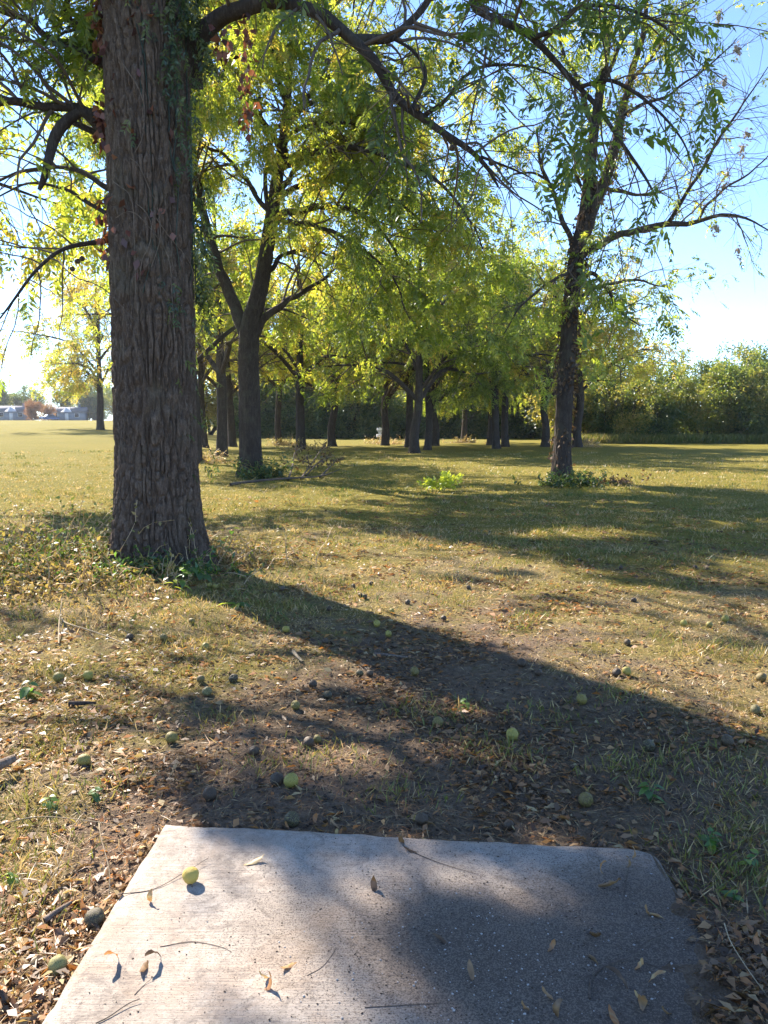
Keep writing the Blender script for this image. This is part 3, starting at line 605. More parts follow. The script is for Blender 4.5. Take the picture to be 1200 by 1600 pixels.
def second_tree():
    b = gp(393, 745); Yb = b[1]
    root = empty('walnut_tree'); tag(root, 'tall green walnut tree forking low, with a fallen branch at its foot', 'tree')
    def L(*a): return [at(p[0], p[1], Yb + (p[2] if len(p) > 2 else 0)) for p in a]
    tr = [np.array([b[0], Yb, -.2])] + L((392, 700), (390, 620), (388, 560), (391, 505), (408, 440), (423, 350), (435, 270), (445, 200), (452, 120), (460, 20), (466, -80))
    trr = [.36, .31, .30, .295, .28, .22, .19, .165, .13, .10, .07, .03]
    V, Q = bark_tube(tr, trr, 90, 260, .028, .06, .25, 4)
    link('trunk', make_mesh('trunk', V, Q, None, {'tint': np.zeros(len(V))}, True), M_BARK2, root)
    lim = [(L((388, 545), (372, 495, .2), (350, 440, .4), (333, 390, .6), (318, 330, .9), (308, 262, 1.2), (300, 190, 1.5), (290, 110, 1.7)), [.2, .19, .16, .14, .12, .09, .06, .02], 14, 1.),
           (L((424, 350), (445, 333), (480, 326), (530, 325), (572, 340), (602, 368), (625, 405)), [.12, .1, .09, .08, .065, .045, .02], 14, .9),
           (L((396, 520), (412, 500), (440, 478), (468, 462, .5), (500, 440, 1.), (540, 410, 1.5)), [.13, .11, .09, .07, .05, .02], 12, 1.),
           (L((418, 355), (417, 300), (418, 245), (424, 205), (445, 190), (475, 178)), [.07, .062, .058, .05, .04, .02], 8, .9),
           (L((437, 265), (455, 245), (480, 232), (520, 215, .5), (560, 215, .8)), [.09, .07, .055, .04, .02], 12, 1.),
           (L((445, 200), (480, 150, -.3), (530, 110, -.6), (590, 90, -1.), (650, 110, -1.4)), [.09, .07, .055, .04, .02], 16, 1.),
           (L((450, 130), (420, 70, .3), (380, 20, .6), (330, -20, 1)), [.08, .06, .045, .02], 14, 1.),
           (L((455, 90), (500, 30, 1), (560, -20, 1.8), (620, -40, 2.2)), [.07, .06, .04, .02], 14, 1.),
           (L((430, 310), (470, 260, 1.5), (520, 230, 2.5), (600, 230, 3.2), (660, 270, 3.5)), [.08, .07, .05, .04, .02], 16, 1.),
           (L((425, 340), (400, 300, .6), (360, 250, 1.2), (320, 230, 1.8), (270, 260, 2.2)), [.08, .07, .05, .04, .02], 14, 1.),
           (L((440, 230), (470, 200, -.8), (540, 190, -1.2), (600, 220, -1.6), (650, 300, -1.8)), [.08, .065, .05, .035, .015], 16, 1.),
           (L((410, 430), (440, 400, .4), (480, 390, .7), (530, 410, 1), (570, 460, 1.2)), [.07, .06, .045, .03, .012], 10, .9),
           (L((436, 268), (490, 240, -.6), (570, 232, -1.2), (650, 262, -1.5), (720, 320, -1.6), (755, 390, -1.7)), [.1, .085, .07, .05, .035, .015], 22, 1.),
           (L((430, 310), (490, 285, .8), (560, 290, 1.4), (640, 330, 1.8), (700, 400, 2.)), [.09, .075, .06, .04, .015], 20, 1.),
           (L((448, 180), (510, 150, .6), (590, 160, 1.), (680, 200, 1.2), (740, 270, 1.2)), [.09, .075, .06, .04, .015], 20, 1.),
           (L((425, 345), (480, 350, -.8), (550, 380, -1.2), (610, 430, -1.5), (640, 500, -1.6)), [.07, .06, .045, .03, .012], 16, 1.),
           (L((440, 240), (400, 170, -1.6), (350, 120, -2.8), (310, 90, -3.6)), [.08, .06, .045, .02], 20, 1.),
           (L((447, 170), (430, 90, -1.6), (420, 30, -2.8), (415, -10, -3.6)), [.08, .06, .045, .02], 18, 1.),
           (L((320, 335, .8), (280, 270, .5), (235, 220, .2), (190, 200, -.2)), [.07, .06, .045, .02], 22, 1.),  # this limb and the next added behind the huge trunk to shade the lawn
           (L((305, 240, 1.3), (270, 160, .8), (220, 110, .4), (170, 90, 0)), [.06, .05, .04, .02], 22, 1.),
           (tr[7:], trr[7:], 12, 1.)]
    for i, (p, r, k, f) in enumerate(lim[:-1]): limb_obj('limb', p, r, root, M_BARK2, 22, 10, 40 + i)
    tw, cr = dress(root, lim, 21, 2.1, 9, .8, 8, .37, 6, .31, .36, .62, .40, .4, .41, skip=sunny, droop2=-.035, zmin=3.0, axis_xy=(b[0], Yb), inner=1.4, ztop=9.5)
    link('twig_spray', tw, M_TWIG, root); link('crown', cr, M_LEAF, root)
second_tree()

NESTS = [(828, 20), (1123, 26), (1152, 78), (1132, 128), (1160, 232), (1130, 292), (1154, 392), (1120, 358), (952, 160), (1137, 272), (1168, 210)]
def right_tree():
    b = gp(877, 752); Yc = b[1]
    root = empty('walnut_tree'); tag(root, 'half-bare walnut tree with vine-covered dark trunk and webbed twigs', 'tree')
    def L(*a): return [at(p[0], p[1], Yc + (p[2] if len(p) > 2 else 0)) for p in a]
    tr = [np.array([b[0], Yc, -.2])] + L((878, 700), (882, 620), (887, 540), (893, 470), (902, 400), (914, 340), (921, 280), (926, 220), (936, 150), (948, 80), (956, 10), (962, -80))
    trr = [.27, .235, .215, .215, .205, .20, .175, .15, .13, .11, .09, .07, .03]
    V, Q = bark_tube(tr, trr, 72, 260, .022, .05, .3, 7)
    link('trunk', make_mesh('trunk', V, Q, None, {'tint': np.zeros(len(V))}, True), M_BARK2, root)
    lim = [(L((908, 372), (930, 320), (948, 280), (962, 230), (975, 180), (990, 110), (1005, 30), (1012, -60)), [.16, .15, .135, .12, .1, .08, .06, .03], 12, .75),
           (L((910, 400), (940, 382), (985, 362), (1040, 354), (1085, 345), (1125, 336), (1165, 342), (1205, 362)), [.11, .095, .085, .075, .06, .045, .03, .012], 12, .12),
           (L((1040, 354), (1062, 320, -.4), (1085, 285, -.6), (1120, 225, -.8), (1160, 165, -1), (1200, 105, -1.1)), [.055, .05, .045, .035, .022, .01], 14, .06),
           (L((1088, 345), (1112, 310, .4), (1150, 285, .7), (1190, 255, .9), (1225, 215, 1)), [.04, .035, .028, .02, .008], 10, .06),
           (L((897, 395), (882, 350, .2), (868, 310, .3), (856, 280, .4), (845, 255, .4), (838, 200, .4)), [.075, .068, .06, .055, .04, .02], 8, .15),
           (L((856, 280, .4), (830, 270, .3), (800, 275, .2), (785, 288, .2)), [.035, .03, .025, .015], 5, .1),
           (L((945, 290), (975, 300, .5), (1010, 305, 1), (1060, 290, 1.3)), [.06, .05, .035, .012], 8, .5),
           (L((897, 450), (920, 430, -.4), (940, 440, -.7), (965, 480, -1.), (1000, 510, -1.2)), [.07, .06, .05, .035, .012], 12, .7),
           (L((890, 500), (905, 470, .8), (935, 450, 1.4), (990, 440, 1.9), (1050, 450, 2.3)), [.06, .055, .05, .035, .012], 12, .6),
           (L((930, 190), (905, 140, .4), (880, 80, .7), (868, 10, 1)), [.07, .06, .045, .02], 10, .9),
           (L((940, 140), (960, 90, -.6), (985, 40, -1), (1030, -30, -1.4)), [.06, .055, .04, .02], 12, .9),
           (L((985, 130), (1020, 90, .4), (1060, 40, .7), (1105, -20, 1)), [.05, .042, .03, .012], 12, .35),
           (L((975, 180), (1010, 160, -.5), (1060, 140, -.8), (1110, 100, -1), (1150, 60, -1.1)), [.045, .038, .03, .02, .008], 12, .1),
           (L((905, 395), (890, 420, -.6), (860, 440, -1.2), (820, 470, -1.8), (790, 520, -2.2)), [.05, .045, .035, .025, .01], 10, .5),
           (L((918, 310), (900, 270, .3), (890, 230, .5), (860, 190, .8)), [.045, .04, .03, .012], 8, .3)]
    for i, (p, r, k, f) in enumerate(lim): limb_obj('limb', p, r, root, M_BARK2, 22, 9, 60 + i)
    tw, cr = dress(root, lim + [(tr[8:], trr[8:], 10, .8)], 33, 1.35, 7, .62, 4, .34, 6, .30, .34, .46, .5, .4, .42)
    link('twig_spray', tw, M_TWIG, root); link('crown', cr, M_LEAF, root)
    rg = np.random.RandomState(8); iv = Acc(); n = 2300; zz = .4 + 8.2 * rg.rand(n); th = 2 * math.pi * rg.rand(n)
    nz = N2(np.stack([np.cos(th) * 1.5, np.sin(th) * 1.5, zz * 1.1], -1)); k = (nz > .42) & (rg.rand(n) < sstep(.2, 2.2, zz) + .15); zz, th = zz[k], th[k]
    c = np.array([np.interp(zz, [p[2] for p in tr], [p[i] for p in tr]) for i in range(2)]); ro = np.interp(zz, [p[2] for p in tr], trr) + .09 * rg.rand(len(zz)) ** 1.6
    ps = np.stack([c[0] + np.cos(th) * ro, c[1] + np.sin(th) * ro, zz], -1); m = len(ps)
    leaf_quads(iv, ps, nrm(np.stack([np.cos(th) * .5, np.sin(th) * .5, -1 + 0 * th], -1) + .5 * rg.randn(m, 3)), .07 + .07 * rg.rand(m), .05 + .04 * rg.rand(m), nrm(rg.randn(m, 3)), .35 * rg.rand(m), .15)
    s2 = np.stack(lim[0][0][1:6]); pp = catmull(s2, 500) + .11 * rg.randn(500, 3)
    leaf_quads(iv, pp, nrm(np.array([0, 0, -1.]) + .6 * rg.randn(500, 3)), .07 + .07 * rg.rand(500), .05 + .04 * rg.rand(500), nrm(rg.randn(500, 3)), .15 + .55 * rg.rand(500), .15)
    vo = link('dead_vine', iv.mesh('dead_vine'), M_DRY, root); vo['label'] = 'dry brown vine leaves clinging to the trunk'
    # webworm nests hanging in its twigs
    for i, (a, bb) in enumerate(NESTS):
        V, T = ico(2); r2 = np.random.RandomState(100 + i); V = V * (1 + .7 * (fbm(N1, V * 2.2 + i * 3.1, 3) - .5)[:, None] * 1.4) * np.array([.065, .065, .13]) * (.55 + .6 * r2.rand())
        ca, sa = math.cos(.5 * r2.randn()), math.sin(.5 * r2.randn()); V = V @ np.array([[ca, 0, sa], [0, 1, 0], [-sa, 0, ca]])
        ac = Acc(); ac.add(V, T=T, a=fbm(N2, V * 40, 2)); pos = at(a, bb, Yc - .7 * r2.rand())
        k = 26; q = nrm(r2.randn(k, 3)) * np.array([.08, .08, .19]); leaf_quads(ac, q, nrm(r2.randn(k, 3) + [0, 0, -1]), .06 + .07 * r2.rand(k), .03 + .02 * r2.rand(k), nrm(r2.randn(k, 3)), .25 * r2.rand(k), .1)
        tw = grow(np.array([[0, 0, -.12]]), np.array([[.2 * r2.randn(), .2 * r2.randn(), 1.]]), .7, 5, .12, 0, r2); tubes(ac, tw, taper([.006], 6), 4, np.zeros(1))
        o = link('webworm_nest', ac.mesh('webworm_nest'), M_WEB); o.location = pos
        tag(o, 'grey-brown silk webworm nest in the half-bare walnut tree', 'nest', 'webworm nests in the half-bare tree')
right_tree()

# prototypes for the rest of the grove: (trunk mesh, twig mesh, crown mesh), built at the origin
def walnut_proto(seed, H, fork, spread, nl, dens, thick, tint0, cl, skip=None, zmin=4.2, off=None):
    rg = np.random.RandomState(seed); acc = Acc(); vis = []
    path = [np.array([0, 0, -.3]), np.array([0, 0, fork * .4]) + .06 * np.r_[rg.randn(2), 0], np.array([0, 0, fork]) + .1 * np.r_[rg.randn(2), 0]]
    lean = rg.randn(2) * .25
    path += [path[2] + np.array([lean[0] * .5, lean[1] * .5, (H - fork) * .3]), path[2] + np.array([lean[0], lean[1], (H - fork) * .62]), path[2] + np.array([lean[0] * 1.6, lean[1] * 1.6, (H - fork) * .95])]
    rad = [thick * 1.15, thick, thick * .9, thick * .6, thick * .35, thick * .08]
    V, Q = bark_tube(path, rad, 40, 110, .02, .06, .28, seed); acc.add(V, Q=Q)
    vis.append((path[2:], rad[2:], 12, 1.))
    for k in range(nl):
        a = k * 2.4 + rg.rand() * .8; s = path[2] + (path[4] - path[2]) * (max(0, (k - 1.5)) / nl); out = np.array([math.cos(a), math.sin(a), 0]); up = .35 + .5 * (k / nl) + .15 * rg.rand()
        ln = spread * (1.1 - .35 * k / nl) * (.8 + .4 * rg.rand())
        p1 = s + out * ln * .3 + np.array([0, 0, ln * .35 * (up + .3)]); p2 = s + out * ln * .65 + np.array([0, 0, ln * .7 * up]); p3 = s + out * ln + np.array([0, 0, ln * .8 * up - .3])
        r0 = thick * (.55 if k < 2 else .38); vis.append(([s, p1 + .1 * rg.randn(3), p2 + .2 * rg.randn(3), p3], [r0, r0 * .75, r0 * .45, r0 * .12], int(dens * ln / spread), 1.))
    P, Rd = stack_paths([(v[0], v[1]) for v in vis[1:]], 14); tubes(acc, P, Rd, 8)
    tw, cr = dress(None, vis, seed, spread * .46, 9, .95, 7, .46, 4, .38, .38, tint0, .42, .45, cl, skip=skip, zmin=zmin, inner=1.3, ztop=H * .62, droop2=-.035, off=off)
    return acc.mesh('trunk', True), tw, cr
PROTO = [walnut_proto(51, 14.5, 2.6, 5.6, 8, 16, .24, .50, .42, zmin=2.4), walnut_proto(52, 13., 3.6, 4.4, 7, 12, .23, .64, .47, zmin=5.),
         walnut_proto(53, 13.5, 3.0, 4.8, 8, 12, .26, .68, .46, zmin=4.4), walnut_proto(54, 12., 3.8, 4.2, 7, 10, .20, .58, .48, zmin=5.2)]
def place_tree(k, x, y, sc, rz, tint, label, group=None, name='walnut_tree', zsc=1., mat=None, cat='tree'):
    root = empty(name, (x, y, gz1(x, y)), rz); root.scale = (sc, sc, sc * zsc); tag(root, label, cat, group)
    for me, nm, m in zip(k, ('trunk', 'twig_spray', 'crown'), (M_BARK2, M_TWIG, M_LEAF)):
        if me is None: continue
        o = link(nm, me, m, root)
        if nm == 'crown':
            o.color = (tint, .5, .5, 1)
            if mat is not None: o.material_slots[0].link = 'OBJECT'; o.material_slots[0].material = mat
    return root
GR = 'walnut trees of the grove'
grove = [  # foot pixel, prototype, scale, turn, tint, label
    (648, 708, 0, 1.0, .6, .42, 'dark green walnut tree with a V-shaped fork low on its trunk'),
    (346, 713, 1, 1.02, 2.0, .55, 'straight walnut tree between the huge trunk and the forking one, green crown'),
    (307, 724, 3, .95, 4.1, .50, 'walnut tree mostly hidden behind the huge furrowed trunk'),
    (363, 698, 2, .95, 1.0, .60, 'walnut tree just behind the straight one, small brush at its foot'), (320, 699, 3, 1.0, 5.2, .62, 'thin walnut tree showing beside the edge of the huge trunk'),
    (471, 703, 1, 1.1, 3.4, .52, 'thick walnut tree with a side stem leaning away low on its trunk'),
    (437, 696, 3, 1.0, .3, .62, 'thin walnut tree between the low-forking tree and the thick one'), (519, 697, 2, .95, 2.6, .44, 'slim walnut tree with dark drooping leaves next to the thick one'),
    (601, 696, 2, .95, 4.4, .70, 'yellow-leaved walnut tree standing beside the white disc basket'),
    (638, 699, 1, 1.0, 1.7, .55, 'walnut tree right behind the V-forked one, on the basket side'), (667, 703, 3, .95, 3.0, .50, 'slender walnut tree beside the V-forked one, away from the basket'), (680, 697, 2, .9, 5.6, .50, 'short walnut tree between the V-forked one and the pale-trunked one'),
    (724, 692, 1, .95, .9, .58, 'pale-trunked walnut tree alone between two clusters, straw at its foot'),
    (766, 695, 0, .9, 2.2, .50, 'walnut tree of the cluster of three, on the pale-trunked tree side'), (776, 701, 3, 1.05, 4.9, .46, 'middle walnut tree of the tight cluster of three'), (790, 698, 1, .95, 3.7, .56, 'walnut tree of the cluster of three, on the half-bare tree side'),
    (851, 698, 2, .92, 5.0, .58, 'walnut tree between the cluster of three and the half-bare tree'), (903, 699, 2, 1.0, 1.3, .60, 'walnut tree just behind the half-bare one, rust-brown vine on it')]
for px_, py_, k, sc, rz, tn, lb in grove:
    p = gp(px_, py_); place_tree(PROTO[k], p[0], p[1], sc, rz, tn, lb or 'slender walnut tree far down the grove', GR)
# a tree added on the field side for its shade, trunk outside the view
p = np.array([-12.2, 15.2]); place_tree(walnut_proto(52, 13.5, 4.6, 4.6, 8, 13, .25, .60, .42, skip=lambda q, rg, o=p: sunny(q + np.array([o[0], o[1], 0]), rg), zmin=4.4, off=(p[0], p[1], 0)), p[0], p[1], 1.0, 0., .5, 'unseen walnut tree added on the field side of the huge trunk for shade', GR)
# trees out on the open field
p = gp(157, 671); place_tree(PROTO[0], p[0], p[1], 1.4, 2.3, .76, 'yellowing tree alone on the open field beyond the huge trunk', None, 'field_tree')
p = gp(2, 662); place_tree(PROTO[1], p[0], p[1], .8, .4, .66, 'thin young yellow-green tree at the far side of the open field', None, 'field_tree')

# thicket shrubs and small trees
def bush_proto(seed, H, W, n, leaf, tint0):
    rg = np.random.RandomState(seed); acc = Acc(); st = []
    ns = 7; d = np.stack([rg.randn(ns) * .28, rg.randn(ns) * .28, np.ones(ns)], -1)
    B = grow(np.stack([rg.randn(ns) * W * .08, rg.randn(ns) * W * .08, np.full(ns, -.2)], -1), d, H * (.7 + .3 * rg.rand(ns)), 8, .1, 0., rg); tubes(acc, B, taper(.05 + .05 * rg.rand(ns), 9, .2), 6)
    i2, p2, d2, r2, t2 = spawn(B, taper(np.full(ns, .06), 9, .2), 20, .12, 1, R(40), R(85), rg, .3); L2 = W * .42 * (.5 + .8 * rg.rand(len(i2))) * (1.1 - .5 * t2)
    B2 = grow(p2, d2, L2, 5, .18, -.03, rg); tubes(acc, B2, taper(np.full(len(i2), .02), 6, .3), 3)
    i3, p3, d3, r3, t3 = spawn(B2, taper(np.full(len(i2), .02), 6, .3), int(n / len(i2)), .15, 1.05, R(20), R(90), rg)
    ps = p3 + d3 * (.25 + .3 * rg.rand(len(p3)))[:, None]; ps = ps + .16 * rg.randn(*ps.shape); m = len(ps)
    k = (ps[:, 2] > .1) & (fbm(N1, ps * .8 + seed, 2) > .36); ps, d3 = ps[k], d3[k]; m = len(ps)
    cr = Acc(); tn = np.clip(tint0 + .4 * (fbm(N2, ps * .7 + seed, 2) - .5) * 2 + .12 * rg.randn(m), 0, 1)
    leaf_quads(cr, ps, nrm(d3 + .6 * rg.randn(m, 3) + [0, 0, -.3]), leaf * (.7 + .6 * rg.rand(m)), leaf * (.4 + .3 * rg.rand(m)), nrm(rg.randn(m, 3) + [0, 0, 1.]), tn, .1)
    return acc.mesh('trunk', True), None, cr.mesh('crown')
BUSH = [bush_proto(71, 6.0, 5.0, 15000, .23, .40), bush_proto(72, 7.5, 5.0, 17000, .23, .55), bush_proto(73, 4.0, 5.0, 13000, .22, .28)]
rgt = np.random.RandomState(3)
def bush(px_, Yd, k, sc, tn, label, group, zsc=1., mat=M_BUSH, name='thicket_tree', py_=None):
    x = (px_ - 600) / FPX * Yd * 1.0; place_tree(BUSH[k], x, Yd, sc, rgt.rand() * 6.3, tn, label, group, name, zsc, mat)
TG = 'trees and shrubs of the thicket edge'
for i, px_ in enumerate(np.arange(905, 1560, 34)):      # sunlit thicket past the half-bare tree
    Yd = 60 + 3 * rgt.rand() - (px_ - 900) * .006
    k = (1, 0, 1, 2, 0)[i % 5]; bush(px_ + 8 * rgt.randn(), Yd, k, .7 + .4 * rgt.rand(), .50 + .3 * rgt.rand(), 'leafy shrub in the sunlit thicket edge beyond the short grass', TG)
for i, px_ in enumerate(np.arange(880, 1600, 62)):
    bush(px_ + 14 * rgt.randn(), 70 + 5 * rgt.rand(), 1, .95 + .5 * rgt.rand(), .40 + .2 * rgt.rand(), 'taller dark tree standing behind the sunlit thicket', 'trees behind the thicket', 1.0)
for i, px_ in enumerate(np.arange(372, 905, 27)):       # shaded thicket closing the grove
    bush(px_ + 6 * rgt.randn(), 76 + 4 * rgt.rand(), (2, 0, 2)[i % 3], 1.0 + .3 * rgt.rand(), .62, 'dark shaded shrub closing off the end of the grove', 'dark shrubs at the end of the grove')
for i, px_ in enumerate(np.arange(350, 900, 48)):
    bush(px_ + 12 * rgt.randn(), 88 + 6 * rgt.rand(), 1, 1.5 + .5 * rgt.rand(), .60 + .15 * rgt.rand(), 'tall sunlit tree rising behind the dark shrubs of the grove end', 'tall trees beyond the grove')
for i, px_ in enumerate(np.arange(-420, 345, 26)):      # far wood across the open field
    bush(px_ + 9 * rgt.randn(), 222 + 30 * rgt.rand(), (0, 1)[i % 2], 1.3 + .6 * rgt.rand(), .42 + .2 * rgt.rand(), 'distant tree of the wood across the open field', 'distant wood across the field')
bush(56, 196, 0, .85, .5, 'small orange autumn tree in front of the distant wood', None, 1.0, M_RED, 'autumn_tree')
bush(80, 205, 0, .75, .75, 'small pinkish-yellow tree next to the orange autumn tree', None, 1.0, M_RED, 'autumn_tree')

# ---------------------------------------------------------------- house, car, basket
def box(acc, x0, x1, y0, y1, z0, z1):
    V = np.array([[x, y, z] for z in (z0, z1) for y in (y0, y1) for x in (x0, x1)], float)
    acc.add(V, Q=np.array([[0, 2, 3, 1], [4, 5, 7, 6], [0, 1, 5, 4], [2, 6, 7, 3], [0, 4, 6, 2], [1, 3, 7, 5]]))
def part(name, parent, mat, *boxes):
    a = Acc()
    for b in boxes: box(a, *b)
    return link(name, a.mesh(name), mat, parent)
M_WALL = plain_mat('pale blue siding', (.20, .23, .26), .8, .08); M_ROOF = plain_mat('grey shingles', (.16, .165, .18), .9, .2, 3); M_WHITE = plain_mat('white paint', (.66, .66, .65), .6, .04)
M_GLASS = plain_mat('dark window glass', (.03, .04, .05), .1, .1, 3, .6); M_CARB = plain_mat('blue car paint', (.08, .15, .30), .3, .05, 3, .6); M_TYRE = plain_mat('tyre rubber', (.03, .03, .03), .9); M_STEEL = plain_mat('galvanised steel', (.5, .51, .52), .45, .1)
def house(px_, Yd, w, d, h, rise, label):
    x = (px_ - 600) / FPX * Yd; root = empty('house', (x, Yd, gz1(x, Yd)), .2); tag(root, label, 'house')
    part('wall', root, M_WALL, (-w / 2, w / 2, 0, d, -.5, h))
    a = Acc(); e = .4; V = np.array([[-w / 2 - e, -e, h - .1], [w / 2 + e, -e, h - .1], [w / 2 + e, d + e, h - .1], [-w / 2 - e, d + e, h - .1], [-w / 2 - e, d / 2, h + rise], [w / 2 + e, d / 2, h + rise]])
    a.add(V, Q=[[0, 1, 5, 4], [2, 3, 4, 5], [3, 2, 1, 0]], T=[[0, 4, 3], [1, 2, 5]]); rf = link('roof', a.mesh('roof'), M_ROOF, root)
    a = Acc(); a.add(np.array([[-1.5, -.6, h - .1], [1.5, -.6, h - .1], [0, -.6, h + 1.3], [-1.5, d / 2, h - .1], [1.5, d / 2, h - .1], [0, d / 2, h + 1.3]]), Q=[[0, 2, 5, 3], [1, 4, 5, 2]], T=[[0, 1, 2]]); link('gable', a.mesh('gable'), M_WHITE, root)
    part('chimney', rf, M_ROOF, (w * .28, w * .28 + .6, d / 2 - .3, d / 2 + .3, h, h + rise + .7))
    for xx in (-w * .32, w * .3):
        wd = part('window', root, M_WHITE, (xx - .6, xx + .6, -.06, .05, .9, 2.1)); part('pane', wd, M_GLASS, (xx - .5, xx + .5, -.08, -.055, 1.0, 2.0))
    part('door', root, M_WHITE, (-.45, .45, -.05, .05, 0, 2.0))
house(22, 205, 7.5, 7, 2.4, 1.5, 'low blue-grey house with white gable across the open field')
house(108, 216, 9, 7, 2.4, 1.4, 'long low house half hidden by trees across the field')
def car(px_, Yd):
    x = (px_ - 600) / FPX * Yd; root = empty('parked_car', (x, Yd, gz1(x, Yd)), .9); tag(root, 'blue parked car by the distant trees across the field', 'car')
    prof = [(-2.1, .35), (-2.1, .85), (-1.2, .95), (-.6, 1.45), (.7, 1.45), (1.25, .98), (2.1, .85), (2.1, .35)]
    a = Acc(); V = np.array([[px, s * (.85 if z < 1 else .68), z] for s in (-1, 1) for px, z in prof]); n = len(prof)
    a.add(V, Q=[[i, i + 1, n + i + 1, n + i] for i in range(n - 1)] + [[n - 1, 0, n, 2 * n - 1], [0, 1, 6, 7], [1, 2, 5, 6], [2, 3, 4, 5], [n + 7, n + 6, n + 1, n], [n + 6, n + 5, n + 2, n + 1], [n + 5, n + 4, n + 3, n + 2]]); link('body', a.mesh('body'), M_CARB, root)
    for s in (-1, 1):
        a = Acc(); a.add(np.array([[-1.0, s * .84, .98], [1.05, s * .84, 1.0], [.6, s * .71, 1.4], [-.55, s * .71, 1.4]]), Q=[[0, 1, 2, 3]]); link('window', a.mesh('window'), M_GLASS, root)
        for xx in (-1.3, 1.3):
            a = Acc(); tubes(a, np.array([[[xx, s * .7, .32], [xx, s * .9, .32]]]), np.array([[.32, .32]]), 14); t = link('wheel', a.mesh('wheel'), M_TYRE, root)
        part('headlight', root, M_WHITE, (2.06, 2.12, s * .6 - .15, s * .6 + .15, .62, .78))
car(81, 188)
def basket():
    p = gp(593, 691); x, y = at(593.5, 690, 64)[0], 64.; root = empty('disc_basket', (x, y, gz1(x, y)), 0); tag(root, 'white disc golf basket standing beside a yellow-leaved walnut tree', 'disc basket'); root.scale = (.85, .85, .85)
    a = Acc(); tubes(a, np.array([[[0, 0, -.2], [0, 0, 1.4]]]), np.array([[.03, .03]]), 10); link('pole', a.mesh('pole'), M_STEEL, root)
    a = Acc(); tubes(a, np.array([[[0, 0, 1.1], [0, 0, 1.32]]]), np.array([[.29, .29]]), 28); link('band', a.mesh('band', True), M_WHITE, root)
    a = Acc(); th = np.arange(16) * 2 * math.pi / 16; c = np.stack([np.stack([np.cos(th) * q, np.sin(th) * q, np.full(16, z)], -1) for q, z in ((.25, 1.1), (.15, .9), (.1, .75), (.06, .62))], 1); tubes(a, c, np.full((16, 4), .012), 4); link('chains', a.mesh('chains'), M_STEEL, root).name = 'chain_curtain'
    a = Acc(); ring = [np.stack([np.cos(np.linspace(0, 2 * math.pi, 29)) * .33, np.sin(np.linspace(0, 2 * math.pi, 29)) * .33, np.full(29, z)], -1) for z in (.45, .53, .61, .69)]; tubes(a, np.stack(ring), np.full((4, 29), .022), 5)
    t2 = np.arange(28) * 2 * math.pi / 28; sp = np.stack([np.stack([np.cos(t2) * q, np.sin(t2) * q, np.full(28, z)], -1) for q, z in ((.03, .46), (.33, .45), (.33, .7))], 1); tubes(a, sp, np.full((28, 3), .014), 4); link('tray', a.mesh('tray'), M_WHITE, root)
basket()

